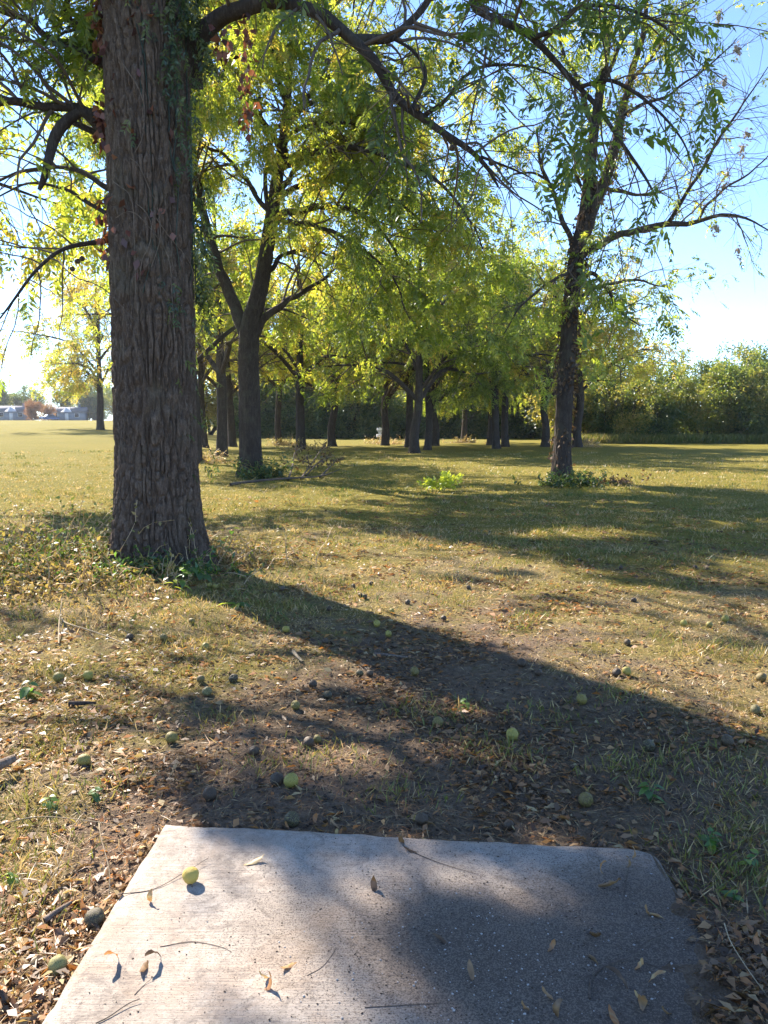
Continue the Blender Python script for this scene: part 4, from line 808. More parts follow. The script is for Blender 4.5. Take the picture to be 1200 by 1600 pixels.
# ---------------------------------------------------------------- grass, litter, crumbs
def polar(n, r0, r1, half, rg, pw=0.):
    r = r0 * (r1 / r0) ** rg.rand(n); a = (rg.rand(n) * 2 - 1) * half; return r * np.sin(a), r * np.cos(a), r
def grass():
    rg = np.random.RandomState(17)
    x, y, r = polar(300000, 1.7, 42, R(40), rg); q = xy3(x, y)
    pd = pad_dist(x, y); so = soil_amount(x, y); patch = fbm(N3, q * 1.7 + 2, 3); small = fbm(N2, q * 6, 2)
    prob = sstep(.95, .15, so + 1.1 * (.5 - patch)) * (.25 + .75 * sstep(.38, .6, small)) * (1 - .7 * sstep(18, 42, r))
    k = (rg.rand(len(x)) < prob) & (pd > .03); x, y, r, patch = x[k], y[k], r[k], patch[k]; n = len(x); q = xy3(x, y)
    z = ground_z(x, y); green = sstep(.46, .64, fbm(N1, q * .8 + 9, 3)); green = np.maximum(green * .8, .6 * sstep(9, 18, r)) 
    tint = np.clip(.84 - .5 * green + .16 * rg.randn(n) + .15 * sstep(.1, .3, -x / np.maximum(y, 1)) * sstep(6, 10, r), 0, 1)
    L = (.016 + .034 * rg.rand(n)) * (1 + .35 * green) * (1 + .5 * sstep(6, 20, r)); W = .0016 + .00062 * r; lie = .5 + 2.2 * rg.rand(n) ** 1.5
    a = rg.rand(n) * 2 * math.pi; d = nrm(np.stack([np.cos(a) * lie, np.sin(a) * lie, np.ones(n) * .8], -1))
    acc = Acc(); leaf_quads(acc, np.stack([x, y, z - .003], -1), d, L, W, nrm(rg.randn(n, 3) * .6 + np.array([0, 0, 1.])), tint)
    tag(link('grass', acc.mesh('grass'), M_GRASS), 'thin dry and green grass blades over the ground', None, None, 'stuff')
    # lush tufts
    tx, ty = [], []
    spots = [gp(a, b)[:2] for a, b in ((40, 1290), (20, 1360), (60, 1330), (430, 1195), (330, 1130), (520, 1180), (640, 1110), (620, 1240), (760, 1165), (780, 1190), (700, 1120), (1090, 1330), (1150, 1300), (1180, 1380), (1060, 1180), (1000, 1210), (950, 1090), (980, 1200), (860, 1120), (30, 1250), (1120, 1390), (1140, 1350), (90, 1160), (260, 1060), (700, 940), (760, 885), (1060, 910), (1150, 850), (410, 940), (370, 880), (1190, 1250), (150, 1230), (1170, 1200), (50, 1440))]
    for sx, sy in spots: 
        m = 105; tx.append(sx + .085 * rg.randn(m) * (1 + sy * .12)); ty.append(sy + .07 * rg.randn(m) * (1 + sy * .12))
    x, y = np.concatenate(tx), np.concatenate(ty); k = pad_dist(x, y) > .03; x, y = x[k], y[k]; n = len(x); a = rg.rand(n) * 2 * math.pi; lie = .2 + .9 * rg.rand(n)
    d = nrm(np.stack([np.cos(a) * lie, np.sin(a) * lie, np.ones(n)], -1)); acc = Acc()
    leaf_quads(acc, np.stack([x, y, ground_z(x, y) - .004], -1), d, .025 + .06 * rg.rand(n), .0034 + .0006 * np.hypot(x, y), nrm(rg.randn(n, 3) + np.array([0, 0, 1.])), np.clip(.18 + .3 * rg.rand(n) + .4 * (rg.rand(n) < .2), 0, 1))
    tag(link('grass', acc.mesh('grass'), M_GRASS), 'lush green grass tufts scattered in the worn turf', None, None, 'stuff')
    x, y, r = polar(5200, 5, 40, R(38), rg); q = xy3(x, y); k = (fbm(N3, q * .8 + 11, 3) > .47) & (soil_amount(x, y) < .9); x, y, r = x[k], y[k], r[k]; nb = 12
    X_ = np.repeat(x, nb) + .045 * rg.randn(len(x) * nb) * np.repeat(1 + .05 * r, nb); Y_ = np.repeat(y, nb) + .045 * rg.randn(len(x) * nb); n = len(X_); a = rg.rand(n) * 6.28; lie = .3 + .8 * rg.rand(n)
    tn = np.repeat(np.clip(.42 + .3 * rg.randn(len(x)), .05, .95), nb) + .08 * rg.randn(n); rr = np.hypot(X_, Y_); acc = Acc()
    leaf_quads(acc, np.stack([X_, Y_, ground_z(X_, Y_) - .004], -1), nrm(np.stack([np.cos(a) * lie, np.sin(a) * lie, np.ones(n)], -1)), (.035 + .06 * rg.rand(n)) * (1 + .015 * rr), .003 + .0006 * rr, nrm(rg.randn(n, 3) + np.array([0, 0, 1.])), np.clip(tn, 0, 1))
    tag(link('grass', acc.mesh('grass'), M_GRASS), 'rough grass tufts standing proud of the mown lawn', None, None, 'stuff')
    # long grass at the foot of the thicket
    n = 16000; px_ = 860 + 700 * rg.rand(n); Yd = 56.5 + 3.2 * rg.rand(n); x = (px_ - 600) / FPX * Yd; a = rg.rand(n) * 6.28
    d = nrm(np.stack([np.cos(a) * .5, np.sin(a) * .5, np.ones(n)], -1)); acc = Acc()
    leaf_quads(acc, np.stack([x, Yd, ground_z(x, Yd)], -1), d, .35 + .55 * rg.rand(n), .05 + .03 * rg.rand(n), nrm(rg.randn(n, 3)), np.clip(.28 + .5 * (fbm(N1, xy3(x, Yd) * .25, 2) - .35) + .15 * rg.randn(n), 0, 1))
    tag(link('tall_grass', acc.mesh('tall_grass'), M_GRASS), 'rank long grass at the foot of the thicket', None, None, 'stuff')
grass()

def curled_leaf(seed, L, W, curl, cup):
    rg = np.random.RandomState(seed); n, m = 7, 3; t = np.linspace(0, 1, n); w = W * np.sin(np.pi * np.clip(t * .93 + .05, 0, 1)) ** .8 * (1 - .25 * t) * .5
    ang = np.cumsum(curl * (.4 + 1.2 * rg.rand(n)) / n); x = np.cumsum(np.cos(ang)) * L / n; z = np.cumsum(np.sin(ang)) * L / n
    V = []
    for i in range(n):
        for j in (-1, 0, 1): V.append([x[i] + .03 * L * rg.randn() * (j != 0), j * w[i] * (1 - .35 * abs(cup)), z[i] + abs(j) * w[i] * cup + .06 * W * rg.randn()])
    V = np.array(V); V[:, 0] -= V[:, 0].mean(); V[:, 2] -= V[:, 2].min()
    Q = [[i * 3 + j, i * 3 + j + 1, i * 3 + j + 4, i * 3 + j + 3] for i in range(n - 1) for j in (0, 1)]
    return V, np.array(Q)
LEAFV = [curled_leaf(s, *a) for s, a in enumerate(((.075, .028, 1.2, .5), (.085, .03, .5, -.4), (.06, .03, 2.0, .7), (.09, .026, -.9, .5), (.07, .034, 1.6, -.5), (.08, .024, .2, .9), (.065, .03, 2.6, .3), (.095, .032, .9, .8)))]
LEAFM = {}
def leaf_mesh(k, tint):
    key = (k, round(tint, 1))
    if key not in LEAFM:
        V, Q = LEAFV[k]; me = make_mesh('fallen_leaf', V, Q, None, {'tint': np.clip(tint + .06 * np.random.RandomState(k).randn(len(V)), 0, 1)}); me.materials.append(M_DRY); LEAFM[key] = me
    return LEAFM[key]
def fallen_leaf(x, y, z, k, tint, sc, rz, tilt, label, group):
    o = bpy.data.objects.new('fallen_leaf', leaf_mesh(k, tint)); COL.objects.link(o); o.location = (x, y, z); o.rotation_euler = (tilt[0], tilt[1], rz); o.scale = (sc,) * 3
    tag(o, label, 'leaf', group)
def leaves():
    rg = np.random.RandomState(23)
    onpad = [(175, 1506, .7), (240, 1503, .05), (225, 1515, .3), (398, 1348, 1.), (628, 1318, .3), (640, 1330, .2), (585, 1390, .2), (940, 1365, .55), (952, 1390, .4), (1010, 1430, .5), (1025, 1432, .9), (862, 1485, .6), (925, 1500, .4), (412, 1532, .9), (420, 1545, .6), (450, 1512, .9), (735, 1525, .4), (855, 1563, .45),
             (820, 1580, .5), (982, 1355, .4), (990, 1340, .5), (1000, 1515, .9), (958, 1590, .8), (1000, 1570, .9), (1025, 1535, .9), (1080, 1470, .4), (235, 1410, .9), (688, 1470, .3), (1003, 1577, .5), (870, 1590, .3), (1040, 1590, .4), (965, 1540, .2), (930, 1470, .25)]
    for a, b, tn in onpad:
        p = gp(a, b, PAD_TOP); fallen_leaf(p[0], p[1], max(PAD_TOP - .002, gz1(p[0], p[1]) - .001), rg.randint(8), tn, .75 + .35 * rg.rand(), rg.rand() * 6.28, (.05 * rg.randn(), .05 * rg.randn()), 'dry curled brown leaf lying on the concrete pad', 'dry leaves on the pad')
    cnt = 0
    while cnt < 255:                                       # the larger leaves banked along the pad and over the near ground
        if rg.rand() < .72:
            s = rg.rand(); 
            if s < .45: v = .0 + .42 * rg.rand(); x, y = PFL[0] + (PNL[0] - PFL[0]) * v - abs(rg.randn()) * .13 - .015, PFL[1] + (PNL[1] - PFL[1]) * v
            elif s < .62: u = rg.rand(); x, y = PFL[0] + (PFR[0] - PFL[0]) * u, PFL[1] + (PFR[1] - PFL[1]) * u + abs(rg.randn()) * .05 + .015
            else: v = .03 + .4 * rg.rand(); x, y = PFR[0] + (PNR[0] - PFR[0]) * v + abs(rg.randn()) * .22 + .01, PFR[1] + (PNR[1] - PFR[1]) * v
        else: x, y, _ = [q[0] for q in polar(1, 1.8, 4.2, R(32), rg)]
        if pad_dist(np.array([x]), np.array([y]))[0] < .004: continue
        leftside = x < -.8; tn = np.clip((.56 if leftside else .40) + .25 * rg.randn(), 0, 1); cnt += 1
        lab = ('orange-brown fallen leaf banked in the litter beside the pad', 'orange-brown leaves beside the pad') if tn >= .6 and tn < .9 else (('pale straw-coloured fallen leaf curled on the near soil', 'pale fallen leaves') if tn >= .9 else ('dull brown fallen leaf curled on the near soil', 'dull brown fallen leaves'))
        fallen_leaf(x, y, gz1(x, y) + .002 + .012 * rg.rand(), rg.randint(8), tn, .45 + .5 * rg.rand() ** 1.5, rg.rand() * 6.28, (.3 * rg.randn(), .3 * rg.randn()), *lab)
    # finer litter that nobody could count
    acc = Acc(); n = 170000; x, y, r = polar(n, 1.75, 16, R(38), rg); q = xy3(x, y)
    edge = np.exp(-np.maximum(pad_dist(x, y), 0) / .12) * (y < 2.9)
    pr = np.clip(.16 + .84 * sstep(.44, .60, fbm(N1, q * 1.9 + 5, 4)) + .5 * edge * (np.abs(x) > .7), 0, 1) * (1 - .5 * sstep(7, 13, r))
    k = ((pad_dist(x, y) > .005) | (ground_z(x, y) > PAD_TOP + .003)) & (rg.rand(n) < pr); x, y, r, edge = x[k], y[k], r[k], edge[k]; m = len(x); a = rg.rand(m) * 6.28
    d = nrm(np.stack([np.cos(a), np.sin(a), .25 * rg.randn(m)], -1)); L = (.006 + .038 * rg.rand(m) ** 3) * (1 + .12 * r)
    tn = np.clip(np.where(rg.rand(m) < .5, .14 + .14 * rg.rand(m), .45 + .55 * rg.rand(m)) + .06 * rg.randn(m) + .10 * (x < -.8) * (y < 3), 0, 1)
    leaf_quads(acc, np.stack([x, y, ground_z(x, y) + .003 + .01 * rg.rand(m) + .02 * edge * rg.rand(m)], -1), d, L, L * (.2 + .35 * rg.rand(m)), nrm(rg.randn(m, 3) * .45 + [0, 0, 1.]), tn, .18)
    n = 26000; x, y, r = polar(n, 1.75, 10, R(38), rg); k = pad_dist(x, y) > .005; x, y, r = x[k], y[k], r[k]; m = len(x); a = rg.rand(m) * 6.28      # straws
    leaf_quads(acc, np.stack([x, y, ground_z(x, y) + .006 + .012 * rg.rand(m)], -1), nrm(np.stack([np.cos(a), np.sin(a), .12 * rg.randn(m)], -1)), .03 + .08 * rg.rand(m), .0012 + .0004 * r, nrm(rg.randn(m, 3) * .3 + [0, 0, 1.]), np.clip(.75 + .3 * rg.randn(m), 0, 1))
    tag(link('leaf_litter', acc.mesh('leaf_litter'), M_DRY), 'broken dry leaf litter and straw over the ground', None, None, 'stuff')
    # soil crumbs: clods in front of the pad, specks and pale chips on it
    octV = np.array([[1, 0, 0], [-1, 0, 0], [0, 1, 0], [0, -1, 0], [0, 0, 1], [0, 0, -1]], float); octT = np.array([[0, 2, 4], [2, 1, 4], [1, 3, 4], [3, 0, 4], [2, 0, 5], [1, 2, 5], [3, 1, 5], [0, 3, 5]])
    def lumps(name, x, y, z, s, mat, label):
        m = len(x); a = rg.rand(m) * 6.28; c, si = np.cos(a)[:, None], np.sin(a)[:, None]; v = octV[None] * (1 + .5 * (rg.rand(m, 6, 1) - .5)) * np.array([1, .8, .6]) * s[:, None, None]
        V = np.stack([v[..., 0] * c - v[..., 1] * si, v[..., 0] * si + v[..., 1] * c, v[..., 2]], -1) + np.stack([x, y, z], -1)[:, None]
        me = make_mesh(name, V.reshape(-1, 3), None, (octT[None] + (np.arange(m) * 6)[:, None, None]).reshape(-1, 3)); tag(link(name, me, mat), label, None, None, 'stuff')
    n = 13000; x = .1 + 1.15 * rg.randn(n); y = 2.7 + abs(rg.randn(n)) * 1.7; k = (pad_dist(x, y) > .01); x, y = x[k], y[k]; s = .002 + .011 * rg.rand(len(x)) ** 4
    lumps('soil_crumbs', x, y, ground_z(x, y) + s * .2, s, M_SOIL, 'dark crumbled soil in front of the pad')
    n = 4200; x = .28 + .42 * rg.randn(n); y = 2.02 + .33 * rg.randn(n); x[:500] = -.8 + 1.7 * rg.rand(500); y[:500] = 1.6 + 1.1 * rg.rand(500); k = (pad_dist(x, y) < -.012); x, y = x[k], y[k]; s = .0008 + .0032 * rg.rand(len(x)) ** 4
    lumps('soil_specks', x, y, np.maximum(PAD_TOP, ground_z(x, y)) + s * .3, s, M_SOIL, 'specks of dark soil strewn over the pad')
    n = 500; x = .3 + .35 * rg.randn(n); y = 1.95 + .25 * rg.randn(n); k = (pad_dist(x, y) < -.012); x, y = x[k], y[k]; s = .0018 + .0035 * rg.rand(len(x)) ** 3
    lumps('concrete_chips', x, y, np.maximum(PAD_TOP, ground_z(x, y)) + s * .3, s, M_CHIP, 'pale concrete chips strewn over the pad')
leaves()

# ---------------------------------------------------------------- walnuts on the ground
def nut_mesh(seed, mat, rot):
    V, T = ico(3); V = V.copy(); V = V * (1 + .11 * (fbm(N1, V * 1.6 + seed * 5, 3) - .5)[:, None] * 2) * np.array([1, .95, .90])
    d = np.linalg.norm(V - np.array([.1, 0, .95]), axis=1); V = V * (1 - .10 * np.exp(-(d / .16) ** 2))[:, None]
    for k in range(rot):
        c = nrm(np.random.RandomState(seed * 7 + k).randn(1, 3))[0]; dd = np.linalg.norm(V - c, axis=1); V = V * (1 - .22 * np.exp(-(dd / .3) ** 2))[:, None]
    me = make_mesh('walnut', V, None, T, None, True); me.materials.append(mat); return me
NUT = {'g': [nut_mesh(i, M_NUT, 1) for i in range(3)], 'h': [nut_mesh(i + 5, M_NUTH, 3) for i in range(3)], 'd': [nut_mesh(i + 9, M_NUTD, 2) for i in range(3)]}
NUTLAB = {'g': ('yellow-green walnut lying on the worn ground', 'yellow-green walnuts on the ground'), 'h': ('half-rotten mottled brown walnut lying on the worn ground', 'mottled walnuts on the ground'), 'd': ('black rotten walnut lying on the worn ground', 'black walnuts on the ground')}
def walnuts():
    rg = np.random.RandomState(29)
    spec = [('g', 455, 1221, 25), ('d', 433, 1218, 22), ('d', 328, 1241, 22), ('h', 456, 1281, 24), ('d', 659, 1280, 20), ('g', 915, 1252, 22), ('g', 800, 1149, 19), ('g', 684, 1130, 18), ('h', 1013, 1166, 20), ('d', 1136, 1158, 18), ('g', 909, 1094, 17), ('g', 979, 1050, 14), ('d', 963, 1051, 14), ('g', 648, 1050, 15),
            ('d', 815, 1036, 15), ('d', 841, 1051, 13), ('g', 1189, 1060, 16), ('g', 268, 1154, 19), ('g', 132, 1190, 20), ('h', 365, 1060, 15), ('h', 324, 1081, 16), ('g', 314, 1062, 13), ('d', 489, 1069, 14), ('h', 512, 1086, 15), ('g', 462, 1103, 15), ('d', 482, 1160, 18), ('g', 496, 1156, 14), ('g', 92, 1059, 18), ('g', 138, 1057, 15),
            ('d', 203, 996, 12), ('g', 256, 997, 12), ('g', 321, 1011, 13), ('g', 447, 984, 12), ('d', 508, 1002, 11), ('g', 589, 975, 12), ('g', 607, 991, 11), ('d', 514, 951, 9), ('g', 612, 955, 9), ('d', 637, 941, 9), ('d', 693, 966, 10), ('d', 590, 1019, 11), ('d', 578, 1052, 12), ('h', 562, 1052, 12), ('d', 552, 916, 8), ('d', 580, 912, 8), ('d', 563, 930, 8), ('d', 570, 932, 8),
            ('d', 732, 918, 8), ('d', 980, 1004, 11), ('g', 1068, 975, 11), ('g', 1133, 968, 11), ('g', 1108, 977, 10), ('d', 990, 938, 9), ('d', 397, 1174, 17), ('g', 337, 917, 9), ('g', 328, 915, 8), ('h', 430, 929, 9), ('g', 300, 971, 10), ('d', 795, 1290, 14), ('h', 148, 1437, 28), ('h', 90, 1510, 26), ('g', 1030, 844, 7), ('g', 1052, 884, 7), ('d', 970, 887, 7), ('d', 765, 832, 6), ('d', 720, 846, 6), ('d', 905, 875, 6), ('d', 1086, 886, 7), ('h', 1180, 1110, 15)]
    for k, a, b, dpx in spec:
        p = gp(a, b + dpx * .35); dist = float(np.linalg.norm(p - np.array([0, 0, CAMH]))); r = np.clip(dpx * .5 / FPX * dist * .98, .021, .033)
        o = bpy.data.objects.new('walnut', NUT[k][rg.randint(3)]); COL.objects.link(o); o.scale = (r,) * 3; o.rotation_euler = tuple(rg.rand(3) * 6.28); o.location = (p[0], p[1], gz1(p[0], p[1]) + r * (.74 if k != 'g' else .88)); tag(o, NUTLAB[k][0], 'walnut', NUTLAB[k][1])
        if (a, b) == (455, 1221): o['label'] = 'bright green walnut touching a black one in front of the pad'; del o['group']
        if (a, b) == (433, 1218): o['label'] = 'black walnut touching a bright green one in front of the pad'; del o['group']
    M_NUTY = nut_mat('ripe yellow walnut husk', [(.3, (.34, .25, .04)), (.5, (.46, .34, .07)), (.7, (.52, .40, .12))], .60, (.16, .09, .035))
    p = gp(297, 1383, PAD_TOP); o = bpy.data.objects.new('walnut', nut_mesh(1, M_NUTY, 1)); COL.objects.link(o); o.scale = (.0285,) * 3; o.rotation_euler = (.4, .3, 1.); o.location = (p[0], p[1] + .012, PAD_TOP + .027); tag(o, 'single yellow walnut lying on the concrete pad', 'walnut')
walnuts()

# ---------------------------------------------------------------- twigs, sticks, bark pieces
def stick(name, pts, r, mat, label, cat, group=None, sides=6, fork=None):
    P = catmull(pts, 16); P = P + np.array([0, 0, 1]) * r; acc = Acc(); tubes(acc, P[None], (r * np.linspace(1, .5, 16))[None], sides)
    V, Q = acc.V[0], acc.Q[0]
    if fork: 
        for f in fork: tubes(acc, catmull(f, 8)[None] + np.array([0, 0, r]), (r * .6 * np.linspace(1, .5, 8))[None], 4)
    o = link(name, acc.mesh(name, True), mat); return tag(o, label, cat, group)
def padpts(lst, dz=0): return [np.append(gp(a, b, PAD_TOP)[:2], max(PAD_TOP, gz1(*gp(a, b, PAD_TOP)[:2])) + dz + (c[0] if c else 0)) for a, b, *c in lst]
def gpts(lst, dz=.004): return [gp(a, b) + np.array([0, 0, dz + (c[0] if c else 0)]) for a, b, *c in lst]
TW = ('thin dry twig lying on the concrete pad', 'twig', 'twigs on the pad')
for l, r in ((((185, 1398), (240, 1390), (290, 1365, .005), (326, 1346, .012)), .0016), (((150, 1600), (170, 1590), (200, 1572, .004), (219, 1565, .006)), .0022), (((640, 1330), (690, 1350), (748, 1367)), .0016), (((250, 1480), (300, 1472), (345, 1480), (362, 1488)), .0012), (((480, 1525), (505, 1510), (526, 1482)), .0013), (((210, 1555), (225, 1540), (240, 1530, .006)), .0012), (((570, 1575), (620, 1572), (692, 1568)), .0015), (((975, 1395), (980, 1370), (985, 1345, .004)), .0015)):
    stick('twig', padpts(l), r, M_TWIG, *TW, sides=4)
stick('twig', padpts(((922, 1562), (925, 1530), (945, 1512, .004), (985, 1500, .008), (1010, 1478, .012), (1050, 1462, .015), (1075, 1440, .02))), .0028, M_TWIG, 'long curved vine twig reaching over the soil-covered side of the pad', 'twig', fork=[padpts(((985, 1500, .008), (1020, 1510), (1050, 1520)))])
stick('dry_vine', gpts(((96, 970, .01), (105, 982, .03), (130, 990, .03), (160, 998, .02), (200, 1012, .01))), .007, M_STRAW, 'pale dry vine stem lying at the edge of the weeds', 'vine')
stick('dry_vine', gpts(((92, 1010, .01), (93, 985, .05), (98, 955, .10))), .006, M_STRAW, 'short pale stem standing up at the edge of the weeds', 'vine')
stick('wood_piece', gpts(((458, 1022), (465, 1030), (473, 1038))), .014, M_STRAW, 'pale splinter of wood lying by the shadow of the huge trunk', 'wood')
stick('dead_stick', gpts(((585, 1026), (605, 1027), (638, 1031))), .013, M_DEAD, 'short dark stick lying in the trunk shadow', 'stick')
stick('dead_stick', gpts(((108, 1105), (130, 1104), (150, 1104))), .016, M_BARK2, 'charred black stick lying on the sunlit worn ground', 'stick')
stick('wood_piece', gpts(((70, 1448, .005), (90, 1436, .012), (112, 1421, .01))), .011, M_DEAD, 'grey weathered piece of wood in the litter beside the pad', 'wood')
stick('log', gpts(((-60, 1245, .03), (-20, 1228, .03), (22, 1205, .02))), .035, M_DEAD, 'thick cut end of a log by the orange litter', 'log', sides=12)
stick('dry_stalk', gpts(((170, 1408), (172, 1385, .05), (160, 1350, .09), (158, 1330, .10), (168, 1318, .08))), .0018, M_STRAW, 'bowed pale stem rising from the litter beside the pad', 'stalk')
stick('dry_stalk', gpts(((80, 1380, .01), (100, 1360, .04), (112, 1330, .06), (108, 1318, .05))), .0018, M_STRAW, 'thin arched straw among orange leaves beside the pad', 'stalk')
stick('dry_stalk', gpts(((0, 1298, .02), (60, 1290, .03), (130, 1295, .03), (215, 1305, .02))), .0022, M_STRAW, 'long straight straw across the litter near the pad corner', 'stalk')
stick('dry_stalk', gpts(((1130, 1475, .06), (1140, 1500, .05), (1165, 1530, .03), (1200, 1568, .01))), .002, M_STRAW, 'long pale stem among wilted leaves on the dark soil', 'stalk')

# fallen branch and brush at the forking tree
def fallen_branch():
    rg = np.random.RandomState(41); a = Acc(); main = gpts(((360, 760, .03), (400, 756, .05), (450, 752, .06), (500, 748, .05), (530, 740, .1)), .02)
    P = catmull(main, 18)[None]; tubes(a, P, taper([.04], 18, .3), 7)
    s = [gpts(((470, 750, .03), (485, 735, .15), (500, 718, .35), (510, 705, .5))), gpts(((450, 752, .03), (458, 735, .2), (462, 722, .4), (480, 712, .5))), gpts(((500, 748, .03), (515, 735, .1), (530, 726, .2))), gpts(((478, 745, .03), (500, 730, .2), (522, 722, .25)))]
    S = np.stack([catmull(x, 12) for x in s]); tubes(a, S, taper(np.full(4, .03), 12, .4), 5)
    i, p, d, r, t = spawn(S, np.full((4, 12), .01), 12, .2, 1, R(30), R(80), rg); B = grow(p, d, .35 + .3 * rg.rand(len(p)), 4, .15, 0, rg); tubes(a, B, taper(np.full(len(p), .012), 5), 3)
    root = link('fallen_branch', a.mesh('fallen_branch', True), M_TWIG); tag(root, 'fallen leafless branch lying at the foot of the forking walnut tree', 'branch')
    i, p, d, r, t = spawn(B, np.full(B.shape[:2], .004), 4, .2, 1, R(30), R(90), rg); m = len(p); c = Acc(); leaf_quads(c, p, nrm(d + [0, 0, -.6]), .09 + .09 * rg.rand(m), .05 + .04 * rg.rand(m), nrm(rg.randn(m, 3)), .2 * rg.rand(m), .2); link('withered_foliage', c.mesh('withered_foliage'), M_DRY, root)
fallen_branch()
def undergrowth(cx, cy, sx, sy, h, nst, nlf, mat, tint, label, seed, leaf=.06, stems=True):
    rg = np.random.RandomState(seed); a = Acc(); x, y = cx + sx * rg.randn(nst), cy + sy * rg.randn(nst); an = rg.rand(nst) * 6.28
    B = grow(np.stack([x, y, ground_z(x, y) - .01], -1), np.stack([np.cos(an) * .8, np.sin(an) * .8, .5 + rg.rand(nst)], -1), h * (.7 + 1.2 * rg.rand(nst)), 7, .22, -.10, rg); B[..., 2] = np.maximum(B[..., 2], ground_z(B[..., 0].ravel(), B[..., 1].ravel()).reshape(B.shape[:2]) + .008)
    tubes(a, B, taper(.0028 + .003 * rg.rand(nst) + .0002 * cy, 8, .4), 3, .75 + .25 * rg.rand(nst))
    i, p, d, r, t = spawn(B, np.full(B.shape[:2], .003), max(1, nlf // nst), .1, 1, R(30), R(90), rg); m = len(p)
    g = fbm(N2, p * 2.1 + seed, 2); tn = np.clip(tint + .9 * (g - .5) + .16 * rg.randn(m), 0, 1)
    leaf_quads(a, p, nrm(d + [0, 0, -.25]), leaf * (.5 + rg.rand(m)), leaf * (.35 + .4 * rg.rand(m)), nrm(rg.randn(m, 3) * .7 + [0, 0, 1.]), tn, .12)
    o = link('undergrowth', a.mesh('undergrowth'), mat); tag(o, label, None, None, 'stuff')
wb = gp(250, 868)
undergrowth(wb[0] - 1.35, wb[1] - .35, .78, .48, .44, 480, 6400, M_GRASS, .20, 'tangle of weeds and dry stems at the side of the huge trunk', 61, .055)
undergrowth(wb[0] - .9, wb[1] - 1.1, .8, .35, .25, 300, 3000, M_GRASS, .55, 'dry weeds in front of the huge trunk', 62, .05)
undergrowth(wb[0] + .75, wb[1] + .1, .4, .4, .30, 110, 700, M_GRASS, .5, 'sparse dry stalks on the path side of the huge trunk', 63, .04)
undergrowth(wb[0] - .1, wb[1] - .65, .5, .2, .22, 90, 1100, M_WEED, .15, 'low green weeds hugging the huge trunk', 64, .06)
pb = gp(420, 748); undergrowth(pb[0] - .1, pb[1] + .1, .3, .25, .5, 90, 1100, M_BUSH, .2, 'low brush beside the forking walnut trunk', 65, .10)
pc = gp(885, 758); undergrowth(pc[0] + .05, pc[1] - .1, .38, .25, .30, 130, 1500, M_BUSH, .0, 'dark low brush around the half-bare walnut trunk', 66, .09)
pc = gp(950, 756); undergrowth(pc[0], pc[1], .5, .2, .2, 60, 500, M_DRY, .1, 'dark dead litter trailing beside the half-bare walnut trunk', 67, .09)
for a_, b_, s_, tn_ in ((312, 722, 68, .7), (601, 694, 69, .85), (724, 692, 70, .8), (905, 698, 71, .7), (471, 703, 72, .5), (437, 696, 73, .6)):
    p = gp(a_, b_); undergrowth(p[0] + .2, p[1] - .3, .6, .35, .5, 70, 500, M_GRASS, tn_, 'straw and weeds around the foot of a grove tree', s_, .12)

# broad-leaved weeds: stem and single leaves
def broad_leaf(seed):
    t = np.linspace(0, 1, 6); w = .5 * np.sin(np.pi * np.clip(t ** .8, 0, 1)) ** .9 * .62; V = []
    for i in range(6):
        for j in (-1, 0, 1): V.append([t[i], j * w[i], -.35 * t[i] ** 2 + .22 * abs(j) * w[i]])
    me = make_mesh('leaf', np.array(V), np.array([[i * 3 + j, i * 3 + j + 1, i * 3 + j + 4, i * 3 + j + 3] for i in range(5) for j in (0, 1)]), None, {'tint': np.full(18, .25 + .25 * seed)}, True); me.materials.append(M_WEED); return me
BL = [broad_leaf(i) for i in range(3)]
def weed(px_, py_, h, nl, L, seed, label, bright=.5, group=None, name='weed_plant', multi=1):
    rg = np.random.RandomState(seed); p = gp(px_, py_); root = empty(name, tuple(p)); tag(root, label, 'weed', group); a = Acc()
    d = np.stack([.25 * rg.randn(multi) * multi ** .8, .25 * rg.randn(multi) * multi ** .8, np.ones(multi)], -1); B = grow(np.zeros((multi, 3)), d, h * (.75 + .4 * rg.rand(multi)), 5, .08, 0, rg); tubes(a, B, taper(np.full(multi, .0035), 6, .4), 5, np.full(multi, .3)); link('stem', a.mesh('stem', True), M_WEED, root)
    for k in range(nl):
        b = B[k % multi]; t = .25 + .75 * ((k // multi) + .5) / max(1, nl // multi); t = min(t, 1.); s = t * 5; i = min(int(s), 4); q = b[i] + (b[i + 1] - b[i]) * (s - i)
        o = link('leaf', BL[rg.randint(3)], None, root); o.location = q; o.rotation_euler = (.2 * rg.randn(), .25 * rg.randn() - .35 * (t - .5), k * 2.4 + .4 * rg.randn()); o.scale = (L * (1.15 - .5 * t) * (.8 + .4 * rg.rand()),) * 3; o.color = (bright, .5, .5, 1)
weed(255, 872, .36, 10, .13, 1, 'upright broad-leaved weed in front of the middle of the huge trunk', .42)
weed(318, 905, .30, 12, .13, 2, 'spreading dark green weed at the corner of the huge trunk', .35, None, 'weed_plant', 2)
weed(338, 870, .34, 9, .13, 3, 'leafy weed at the sunny flank of the huge trunk', .48, None, 'weed_plant', 2)
weed(283, 928, .24, 9, .11, 4, 'low green weed on the soil before the huge trunk', .45)
weed(271, 925, .16, 3, .10, 5, 'small glowing yellow-green weed before the huge trunk', .95)
weed(368, 948, .03, 5, .17, 6, 'flat pale green leaf rosette on the shaded soil', .6)
weed(222, 880, .22, 8, .09, 7, 'dark weed at the weedy side of the huge trunk', .35, None, 'weed_plant', 2)
weed(150, 855, .42, 14, .09, 8, 'bushy bright weed standing in the tangle of dry stems', .75, None, 'weed_plant', 3)
weed(128, 880, .35, 12, .08, 9, 'dark green weed standing in the tangle of dry stems', .4, None, 'weed_plant', 3)
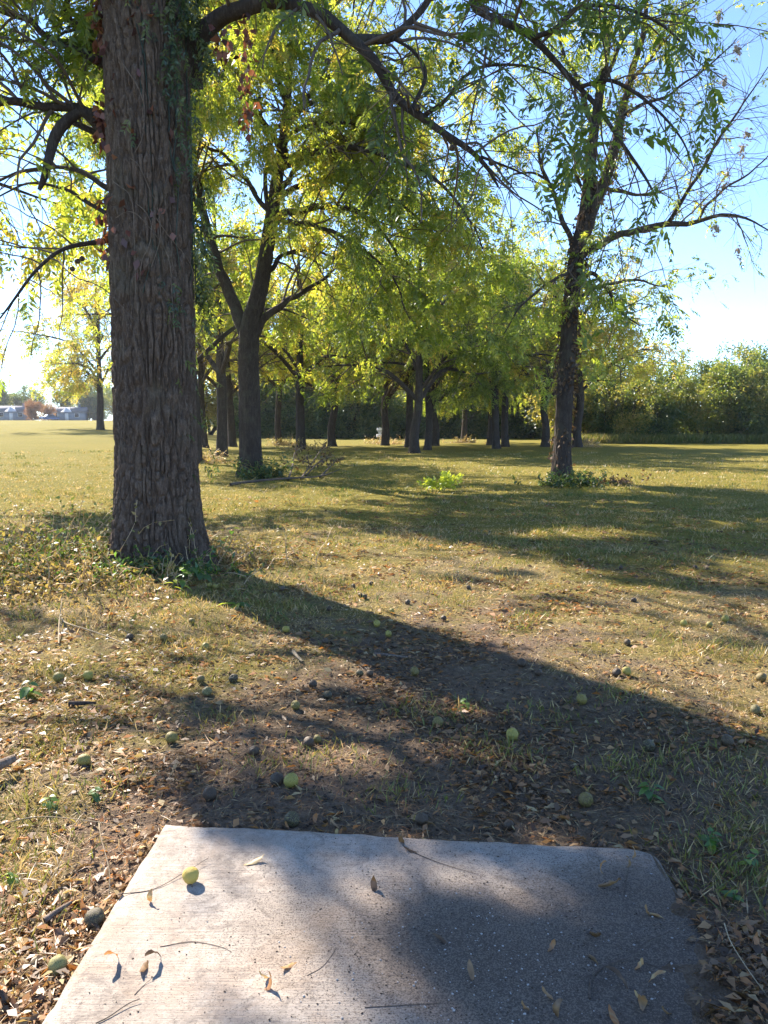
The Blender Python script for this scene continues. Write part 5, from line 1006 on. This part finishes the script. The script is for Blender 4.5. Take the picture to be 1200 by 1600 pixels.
weed(1105, 1325, .08, 8, .055, 10, 'green seedling with pointed leaves beside the pad corner', .5, None, 'weed_plant', 2)
weed(1165, 1352, .09, 8, .045, 11, 'small green seedling in the grass away from the pad corner', .5, None, 'weed_plant', 2)
weed(1145, 1410, .05, 5, .04, 12, 'tiny green seedling on the dark soil beside the pad', .6)
weed(1016, 1252, .07, 7, .075, 13, 'grey-green weed with a pink leaf tip near the pad', .3, None, 'weed_plant', 2)
weed(145, 1252, .06, 6, .045, 14, 'small clover-green weed in the litter beside the pad', .35)
weed(82, 1262, .07, 6, .05, 15, 'grey-green weed amid sunny straw beside the pad', .5)
weed(20, 1380, .06, 6, .04, 16, 'pale green weed amid orange litter', .55)
weed(730, 1110, .07, 6, .05, 17, 'green weed in the shade on the worn path', .4, None, 'weed_plant', 2)
weed(40, 1092, .10, 5, .09, 18, 'dark drooping weed on the sunlit worn ground', .1)
weed(392, 882, .28, 5, .05, 19, 'thin stalk with glowing leaf on the sunny flank of the trunk', .95)
# the glowing sapling on the lawn
def sapling():
    rg = np.random.RandomState(77); p = gp(690, 768); root = empty('walnut_sapling', tuple(p)); tag(root, 'bright yellow-green sapling glowing in the sun on the lawn', 'sapling'); n = 9; a = Acc()
    an = np.linspace(0, 6.28, n) + .3 * rg.randn(n); B = grow(np.zeros((n, 3)), np.stack([np.cos(an) * .9, np.sin(an) * .5, np.ones(n) * .7], -1), .42 * (.8 + .4 * rg.rand(n)), 6, .08, -.01, rg); tubes(a, B, taper(np.full(n, .006), 7, .4), 4, np.full(n, .4)); link('stem', a.mesh('stem'), M_WEED, root)
    i, q, d, r, t = spawn(B, np.full((n, 7), .004), 9, .2, 1., R(25), R(70), rg); c = Acc(); d[:, 2] += .3; compound(c, q, d, .17 + .08 * rg.rand(len(q)), 4, rg, .75 + .25 * rg.rand(len(q)), .1, .42, .42, False); o = link('foliage', c.mesh('foliage'), M_WEED, root); o.color = (.58, .5, .5, 1)
sapling()

# ---------------------------------------------------------------- thin air haze over the far field
def haze():
    a = Acc(); box(a, gx[0] - 20, gx[-1] + 20, gy[0] - 20, gy[-1] + 20, -1.4, 24.)
    m = new_mat('haze'); n, l = ng(m); v = n.new('ShaderNodeVolumePrincipled'); v.inputs['Color'].default_value = (.86, .92, 1, 1); v.inputs['Density'].default_value = .00022; v.inputs['Anisotropy'].default_value = .35
    l.new(v.outputs[0], n.new('ShaderNodeOutputMaterial').inputs['Volume']); tag(link('haze', a.mesh('haze'), m), 'thin bright haze in the air over the field', None, None, 'stuff')
haze()
for o in bpy.data.objects:
    if o.type == 'MESH' and o.color[0] > .99: o.color = (.5, .5, .5, 1)
